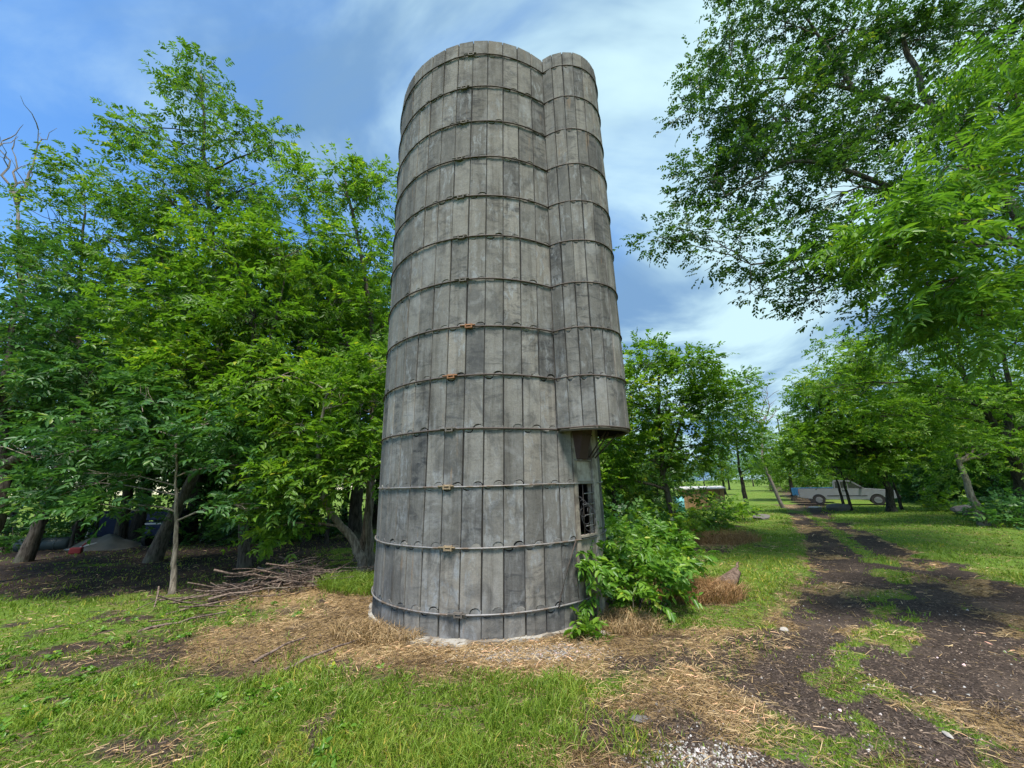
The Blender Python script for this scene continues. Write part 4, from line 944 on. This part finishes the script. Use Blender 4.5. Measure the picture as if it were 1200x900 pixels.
# ------------------------------------------------------------------ brush pile, log, stones
M['stick'] = bark('stick_bark', (0.09, 0.065, 0.055), (0.27, 0.20, 0.16))
bp = at(325, 685, 7.9); bx, by = -4.35, 8.0
pile = empty('brush_pile', (bx, by, hz(bx, by)), 'heap of cut sticks and branches between the sapling and the silo', 'brush pile')
g = np.random.default_rng(61); stick_meshes = []
for k in range(14):
    T = Tubes(); Lk = g.uniform(0.7, 1.9); T.add(curve((-Lk/2, 0, 0), (Lk/2, g.normal(0, 0.08), g.normal(0, 0.05)), (0, g.normal(0, 0.10), g.normal(0, 0.05)), 8, g, 0.03), np.linspace(g.uniform(0.011, 0.024), 0.005, 8), 5)
    if k % 2: T.add(curve((Lk*0.1, 0, 0), (Lk*0.42, g.normal(0, 0.2), 0.1), (0, 0, 0), 5, g, 0.05), np.linspace(0.008, 0.003, 5), 4)
    stick_meshes.append(T.mesh('stick', M['stick']))
for k in range(160):
    o = link('stick', stick_meshes[k % 14], pile); t = g.normal(0, 0.72); w = g.normal(0, 0.32)
    hgtp = 0.52*math.exp(-(t/0.9)**2)*math.exp(-(w/0.35)**2)
    o.location = (t*0.85, t*0.35+w, 0.02+g.random()*hgtp); o.rotation_euler = (g.uniform(0, 6), g.normal(0, 0.2), g.normal(0.5, 0.8)); o.scale = (g.uniform(0.45, 1.0),)*3
for k, (px, py, rz_, ln) in enumerate(((250, 712, 0.7, 1.0), (215, 735, 0.6, 0.8), (380, 775, 0.8, 0.7), (330, 770, 1.0, 0.5))):
    d = _f + CR*(px-600)/F_PX - CU*(py-450)/F_PX; p = d*(-EYE/d[2])
    T = Tubes(); T.add(curve((-ln*0.6, 0, 0), (ln*0.6, 0.06, 0.06), (0, 0.05, 0.02), 8, g, 0.03), np.linspace(0.02, 0.008, 8), 6)
    o = link('fallen_stick', T.mesh('fallen_stick', M['stick'])); o.location = (p[0], p[1], hz(p[0], p[1])+0.025); o.rotation_euler = (0, 0, rz_)
    tag(o, ('long bare stick trailing from the brush pile toward the camera', 'shorter stick lying left of the brush pile end', 'thin stick on the dry grass left of the silo', 'short dark stick on the dry grass before the brush pile')[k], 'stick')
M['log'] = bark('log_bark', (0.07, 0.045, 0.034), (0.21, 0.145, 0.11))
T = Tubes(); T.add(np.array([(-0.33, -0.2, 0.08), (-0.1, -0.08, 0.11), (0.12, 0.06, 0.13), (0.35, 0.2, 0.20)]), np.array([0.10, 0.12, 0.11, 0.07]), 10)
lg = empty('old_log', (3.72, 7.55, hz(3.72, 7.55)), 'rotten split log lying in the dry grass beside the bush', 'log', None, 0.25); lg.scale = (1.35, 1.3, 0.85)
link('log_body', T.mesh('log_body', M['log']), lg)
for k in range(3):
    T = Tubes(); T.add(curve((0.1*k, 0.05*k, 0.13), (0.42+0.1*k, 0.22+0.10*k, 0.24+0.04*k), (0, 0, 0.05), 6, g, 0.05), np.linspace(0.035, 0.01, 6), 6); link('branch_stub', T.mesh('branch_stub', M['log']), lg)
M['rockd'] = plain('dark_stone', (0.13, 0.12, 0.115), 0.9, 0.3, 5); M['rockp'] = plain('pale_stone', (0.36, 0.33, 0.29), 0.9, 0.25, 5)
for nm, lab, px, py, Y, sz3, mt in (('boulder', 'dark grey boulder on the lawn before the pickup', 983, 597, 22.6, (0.65, 0.4, 0.35), 'rockd'), ('stone', 'pale flat stone on the lawn left of the boulder', 955, 593, 25, (0.4, 0.3, 0.12), 'rockp'),
                                ('stone', 'grey stone at the foot of the leaning forked trunk', 893, 606, 19.5, (0.42, 0.35, 0.2), 'rockd'), ('boulder', 'dark boulder in the grass left of the dead leaning trunk', 1130, 596, 19, (0.6, 0.5, 0.35), 'rockd'),
                                ('stone', 'small pale stone at the left edge of the track', 917, 727, 5.6, (0.07, 0.05, 0.03), 'rockp'), ('stone', 'flat broken concrete piece on the ground right of the silo foot', 703, 744, 5.45, (0.16, 0.09, 0.035), 'rockp'),
                                ('stone', 'thin upright pale chip of stone on the right rut', 1111, 862, 3.4, (0.02, 0.045, 0.02), 'rockp'), ('stone', 'flat dark stone half sunk in the left rut', 752, 838, 3.7, (0.10, 0.06, 0.02), 'rockd')):
    p = at(px, py, Y); tag(MB().rock((0, 0, sz3[2]*0.45), sz3, hash(lab) % 100 if False else len(lab)).build(nm, M[mt], None, (p[0], p[1], hz(p[0], p[1])), False), lab, 'stone')

# ------------------------------------------------------------------ weeds in the foreground lawn
wx, wy, wd = scatter(2600, 3.0, 9, 1.0); zg = zones(wx, wy); k_ = (wx < -1.2) & (zg[0] > 0.35) & (fbm(wx*1.2, wy*1.2, 91) > 0.5); wx, wy = wx[k_], wy[k_]
gw = np.random.default_rng(92); n = len(wx)
P3 = np.repeat(np.stack([wx, wy, hgt(wx, wy)+0.015], 1), 3, 0)+gw.normal(0, 0.012, (n*3, 3)); P3[:, 2] = np.maximum(P3[:, 2], 0.005)
Dw = gw.normal(0, 1, (n*3, 3)); Dw[:, 2] = np.abs(Dw[:, 2])*0.5+0.25
V, Fq, rn = leaves(gw, P3, Dw, np.clip(gw.normal(0.6, 0.2, n*3), 0, 1), per=4, twig=0.05, llen=0.045, lwid=0.6, ang=60, droop=0.1, flat=0.3)
tag(link('low_weeds', npmesh('low_weeds', V, Fq, M['leaf_bush'], {'rnd': ('FACE', rn)})), 'low broad-leaved weeds in the left foreground grass', 'weeds', kind='stuff')

# ------------------------------------------------------------------ pickup trucks
M['silver'] = plain('silver_paint', (0.24, 0.25, 0.265), 0.3, 0.06, 3, metal=0.5, spec=0.5, bump=0.0)
M['bluep'] = plain('blue_paint', (0.02, 0.10, 0.20), 0.35, 0.1, 3, spec=0.5, bump=0.0)
M['oldblue'] = plain('faded_dark_blue', (0.012, 0.02, 0.06), 0.6, 0.3, 3, bump=0.1)
M['glass'] = plain('tinted_glass', (0.015, 0.018, 0.02), 0.08, 0.1, 3, spec=0.6, bump=0.0)
M['tyre'] = plain('tyre_rubber', (0.02, 0.02, 0.02), 0.85, 0.2, 10)
M['rim'] = plain('alloy_rim', (0.26, 0.26, 0.27), 0.4, 0.1, 10, metal=0.8)
M['black'] = plain('black_plastic', (0.02, 0.02, 0.022), 0.6, 0.2, 10)
M['lamp'] = plain('lamp_glass', (0.55, 0.55, 0.52), 0.15, 0.1, 10, spec=0.6)
M['redlamp'] = plain('red_lamp', (0.30, 0.02, 0.02), 0.25, 0.1, 10)
def pickup(label, loc, rz, paint):
    e = empty('pickup_truck', loc, label, 'pickup truck', None, rz)     # +x is the front
    w = 0.92
    def slab(name, prof, y0, y1, mt, parent=e, bev=0.03):
        b = MB(); b.prism(prof, y0, y1); bmesh.ops.bevel(b.b, geom=[q for q in b.b.edges], offset=bev, segments=2, affect='EDGES', clamp_overlap=True) if bev else None
        return b.build(name, mt, parent)
    def arch(cx, r): return [(cx+r*math.cos(t), 0.36+r*math.sin(t)) for t in np.linspace(math.pi, 0, 9)]
    low = [(-2.68, 0.52), (-2.0, 0.46)] + arch(-1.55, 0.42) + [(-1.1, 0.42), (1.1, 0.42)] + arch(1.62, 0.42) + [(2.1, 0.42), (2.62, 0.48), (2.68, 0.75), (2.60, 0.98), (1.05, 1.12), (-0.55, 1.14), (-2.68, 1.14)]
    slab('body', low, -w, w, paint)
    slab('cab', [(-0.62, 1.12), (1.12, 1.10), (0.42, 1.68), (-0.45, 1.72), (-0.60, 1.62)], -0.80, 0.80, paint, bev=0.05)
    for s in (-1, 1):
        y0 = s*0.802
        def pane(pr, nm='side_window'):
            slab(nm, pr, min(y0, y0+s*0.012), max(y0, y0+s*0.012), M['glass'], bev=0)
        pane([(0.22, 1.18), (0.90, 1.18), (0.40, 1.58), (0.22, 1.60)]); pane([(-0.18, 1.18), (0.17, 1.18), (0.17, 1.60), (-0.18, 1.62)]); pane([(-0.50, 1.18), (-0.24, 1.18), (-0.24, 1.62), (-0.46, 1.62)], 'rear_side_window')
        dy = s*(w+0.004); dd = slab('door', [(-0.20, 0.55), (0.98, 0.55), (1.0, 1.08), (-0.20, 1.10)], min(dy, dy-s*0.01), max(dy, dy-s*0.01), paint, bev=0)
        MB().box((-0.08, dy+s*0.012, 1.0), (0.16, 0.025, 0.035)).build('handle', M['black'], dd)
        slab('side_moulding', [(-1.05, 0.62), (1.12, 0.62), (1.12, 0.67), (-1.05, 0.67)], min(dy, dy+s*0.012), max(dy, dy+s*0.012), M['black'], bev=0)
        MB().box((0.86, s*1.0, 1.2), (0.12, 0.18, 0.14), None, 0.03).build('mirror', M['black'], e)
        MB().box((2.58, s*0.70, 0.84), (0.14, 0.36, 0.17), None, 0.03).build('headlight', M['lamp'], e)
        MB().box((-2.67, s*0.82, 0.92), (0.06, 0.16, 0.36), None, 0.015).build('tail_light', M['redlamp'], e)
        for cxx in (-1.55, 1.62):
            b = MB(); bmesh.ops.create_cone(b.b, cap_ends=True, segments=24, radius1=0.355, radius2=0.355, depth=0.23, matrix=Matrix.Translation((cxx, s*0.79, 0.355)) @ Matrix.Rotation(math.pi/2, 4, 'X'))
            wh = b.build('wheel', M['tyre'], e)
            b = MB(); bmesh.ops.create_cone(b.b, cap_ends=True, segments=20, radius1=0.215, radius2=0.20, depth=0.03, matrix=Matrix.Translation((cxx, s*0.91, 0.355)) @ Matrix.Rotation(-s*math.pi/2, 4, 'X'))
            for q in range(5):
                t = q*2*math.pi/5; b.box((cxx+0.12*math.cos(t), s*0.927, 0.355+0.12*math.sin(t)), (0.16, 0.02, 0.04), Matrix.Rotation(-t, 4, 'Y'))
            b.build('rim', M['rim'], wh)
    b = MB(); b.b.faces.new([b.b.verts.new(p) for p in ((1.06, -0.70, 1.17), (1.06, 0.70, 1.17), (0.49, 0.64, 1.655), (0.49, -0.64, 1.655))]); bmesh.ops.solidify(b.b, geom=b.b.faces[:], thickness=0.012); b.build('windscreen', M['glass'], e)
    MB().box((2.70, 0, 0.58), (0.16, 1.74, 0.22), None, 0.04).build('front_bumper', M['black'], e)
    MB().box((-2.74, 0, 0.58), (0.14, 1.70, 0.16), None, 0.03).build('rear_bumper', M['rim'], e)
    MB().box((2.66, 0, 0.84), (0.06, 0.95, 0.18), None, 0.02).build('grille', M['black'], e)
    MB().box((-1.65, 0, 1.146), (1.95, 1.62, 0.012)).build('bed_shade_plate', M['black'], e)  # flat black plate on the solid body, painted as the shaded inside of the bed
    return e
p = at(993, 589, 27.6)
pickup('silver extended-cab pickup truck parked under the trees, nose to the right', (p[0], 27.6, hz(p[0], 27.6)), -0.66, M['silver']).scale = (0.95, 0.95, 0.95)
p = at(946, 588, 31); tl = empty('utility_trailer', (p[0]+0.6, 31, hz(p[0], 31)), 'blue low trailer showing behind the tailgate of the silver pickup', 'trailer', None, -0.66)
MB().box((0, 0, 0.62), (2.6, 1.5, 0.10), None, 0.02).build('deck', M['bluep'], tl)
for s_ in (-1, 1):
    MB().box((0, s_*0.74, 0.90), (2.6, 0.04, 0.44), None, 0.01).build('side_wall', M['bluep'], tl)
    MB().box((s_*1.29, 0, 0.90), (0.04, 1.42, 0.44), None, 0.01).build('end_wall', M['bluep'], tl)
    b = MB(); bmesh.ops.create_cone(b.b, cap_ends=True, segments=20, radius1=0.33, radius2=0.33, depth=0.2, matrix=Matrix.Translation((0, s_*0.88, 0.33)) @ Matrix.Rotation(math.pi/2, 4, 'X')); b.build('wheel', M['tyre'], tl)
    for q in range(4): MB().box((-1.1+q*0.73, s_*0.775, 0.90), (0.05, 0.025, 0.44)).build('stake', M['bluep'], tl)
MB().tube([(-1.3, 0, 0.55), (-2.2, 0, 0.5)], 0.05, 8).build('drawbar', M['black'], tl)
# red grain wagon behind the pickup
M['wagon'] = plain('faded_red_paint', (0.20, 0.06, 0.05), 0.7, 0.3, 2, dirt=(0.14, 0.09, 0.08))
p = at(1010, 575, 39); wg = empty('grain_wagon', (p[0], 39, 0), 'faded red farm wagon showing above the pickup bonnet', 'wagon')
MB().prism([(-1.5, 1.0), (1.5, 1.0), (1.7, 2.15), (-1.7, 2.15)], -0.9, 0.9).build('box', M['wagon'], wg)
for k in range(6): MB().box((-1.35+k*0.54, -0.94, 1.57), (0.06, 0.06, 1.14)).build('box_rib', M['wagon'], wg)
MB().box((0, 0, 0.9), (2.8, 0.5, 0.16)).build('chassis', M['black'], wg)
for s in (-1, 1):
    for cxx in (-1.0, 1.0):
        b = MB(); bmesh.ops.create_cone(b.b, cap_ends=True, segments=18, radius1=0.42, radius2=0.42, depth=0.22, matrix=Matrix.Translation((cxx, s*0.75, 0.42)) @ Matrix.Rotation(math.pi/2, 4, 'X')); b.build('wheel', M['tyre'], wg)

# ------------------------------------------------------------------ shed
M['ply'] = plain('tan_plywood', (0.40, 0.24, 0.11), 0.85, 0.2, 2.5, dirt=(0.26, 0.16, 0.08)); M['roofm'] = plain('pale_roof_sheet', (0.52, 0.50, 0.47), 0.6, 0.15, 3, dirt=(0.36, 0.32, 0.28)); M['teal'] = plain('teal_paint', (0.16, 0.42, 0.46), 0.7, 0.15, 4)
pl, pr_ = at(803, 588, 26.5), at(857, 588, 26.5)
sh = empty('wooden_shed', ((pl[0]+pr_[0])/2, 27.6, hz(12.6, 27.6)), 'low tan wooden shed with a pale flat roof beyond the bush', 'shed', None, -0.35)
wS = (pr_[0]-pl[0])*0.92
nb = 10
for k in range(nb): MB().box((-wS/2+wS*(k+0.5)/nb, -1.0, 0.62), (wS/nb-0.02, 0.03, 1.28), None).build('wall_board', M['ply'], sh)
for k in range(5): MB().box((wS/2, -0.8+0.4*k, 0.62), (0.03, 0.38, 1.28)).build('side_board', M['ply'], sh)
MB().box((0, 0.02, 0.6), (wS-0.06, 1.94, 1.18)).build('wall_frame', M['oldwood'], sh)
MB().box((0, 0, 1.33), (wS+0.3, 2.35, 0.07), Matrix.Rotation(0.04, 4, 'X')).build('roof', M['roofm'], sh)
for k in range(9): MB().box((-wS/2-0.1+(wS+0.2)*k/8, 0, 1.372), (0.035, 2.33, 0.03), Matrix.Rotation(0.04, 4, 'X')).build('roof_rib', M['roofm'], sh)
MB().box((wS/2-0.06, -1.03, 0.62), (0.10, 0.05, 1.3)).build('corner_post', M['ply'], sh)
p = at(796, 588, 25); dp = empty('teal_drum', (p[0], 25, 0), 'teal blue drum standing left of the wooden shed', 'drum')
MB().tube([(0, 0, 0.0), (0, 0, 0.9)], 0.29, 16).build('drum_body', M['teal'], dp)
for z in (0.02, 0.31, 0.61, 0.9): MB().tube([(0, 0, z-0.012), (0, 0, z+0.012)], 0.302, 16).build('drum_ring', M['teal'], dp)

# ------------------------------------------------------------------ junk under the left wood
def gnd(px, py):
    d = _f + CR*(px-600)/F_PX - CU*(py-450)/F_PX; p = d*(-EYE/d[2]); return p
M['culv'] = plain('grey_green_plastic', (0.045, 0.06, 0.06), 0.5, 0.2, 4); M['tarp'] = plain('tan_tarp', (0.13, 0.12, 0.095), 0.85, 0.35, 5, bump=0.8); M['red'] = plain('red_plastic', (0.16, 0.02, 0.022), 0.6, 0.2, 5); M['white'] = plain('grey_white_paint', (0.55, 0.54, 0.52), 0.6, 0.15, 5)
p = gnd(50, 646); e = empty('fallen_tank', (p[0], p[1], 0.0), 'grey-green drum lying on its side at the far left under the trees', 'drum', None, 0.25)
b = MB(); b.tube([(-0.75, 0, 0.22), (-0.7, 0, 0.22), (0.7, 0, 0.22), (0.75, 0, 0.22)], [0.16, 0.22, 0.22, 0.16], 18).build('tank_body', M['culv'], e)
for x_ in (-0.4, 0, 0.4): MB().tube([(x_-0.02, 0, 0.22), (x_+0.02, 0, 0.22)], 0.232, 18).build('tank_rib', M['culv'], e)
p = gnd(122, 642); e = empty('tarp_heap', (p[0], p[1], 0), 'tan tarp heaped over junk in front of the dark blue panel', 'tarp')
T_n = 26; V = []; Fq = []
for i in range(T_n):
    for j in range(T_n):
        u, v = i/(T_n-1)*2-1, j/(T_n-1)*2-1; r_ = max(0, 1-(u*u+v*v)**0.75)
        V.append((u*1.25, v*0.8, 0.42*r_*(0.75+0.5*float(fbm(np.array([u*2+5]), np.array([v*2]), 4)[0]))+0.04*math.sin(u*9+v*5)*r_+0.005))
for i in range(T_n-1):
    for j in range(T_n-1): Fq.append([i*T_n+j, (i+1)*T_n+j, (i+1)*T_n+j+1, i*T_n+j+1])
link('tarp_sheet', npmesh('tarp_sheet', np.array(V), np.array(Fq), M['tarp'], None, True), e)
MB().tube([(-0.9, -0.5, 0.02), (-0.2, -0.75, 0.10), (0.3, -0.6, 0.25)], 0.02, 6).build('rope', M['white'], e)
p = gnd(112, 634); e = empty('blue_panel', (p[0]-0.2, p[1]+0.9, 0), 'dark blue metal panel leaning behind the tan tarp heap', 'panel', None, 0.05)
rx = Matrix.Rotation(-0.25, 4, 'X')
MB().box((0.1, 0.12, 0.62), (2.3, 0.05, 1.1), rx, 0.015).build('panel_sheet', M['oldblue'], e)
MB().box((-1.03, 0.06, 0.62), (0.06, 0.09, 1.16), rx).build('panel_edge', M['white'], e)
p = gnd(88, 650); e = empty('red_can', (p[0], p[1], 0), 'small red can lying left of the tan tarp heap', 'can', None, 0.4)
MB().box((0, 0, 0.12), (0.30, 0.18, 0.20), None, 0.04).build('can_body', M['red'], e); MB().tube([(0.12, 0, 0.24), (0.2, 0, 0.34)], 0.025, 8).build('spout', M['red'], e)
p = gnd(186, 640); e = empty('old_cart', (p[0], p[1]+0.4, 0), 'old dark blue box cart with a pale rail behind the sapling stem', 'cart', None, 0.1)
MB().box((0, 0, 0.62), (0.95, 1.2, 0.5), None, 0.04).build('cart_box', M['oldblue'], e); MB().box((0, -0.62, 0.80), (0.97, 0.03, 0.05)).build('pale_rail', M['white'], e)
MB().box((0, 0, 1.06), (0.98, 1.24, 0.30), None, 0.03).build('lid', M['oldblue'], e); MB().box((0, -0.1, 1.25), (0.7, 0.5, 0.07)).build('plank', M['palewood'], e)
for s in (-1, 1):
    b = MB(); bmesh.ops.create_cone(b.b, cap_ends=True, segments=16, radius1=0.26, radius2=0.26, depth=0.12, matrix=Matrix.Translation((s*0.5, -0.3, 0.26)) @ Matrix.Rotation(math.pi/2, 4, 'Y')); b.build('wheel', M['tyre'], e)
print('TRIS leaves', NLEAF*2, 'grass', NGRASS, 'straw', NSTRAW)
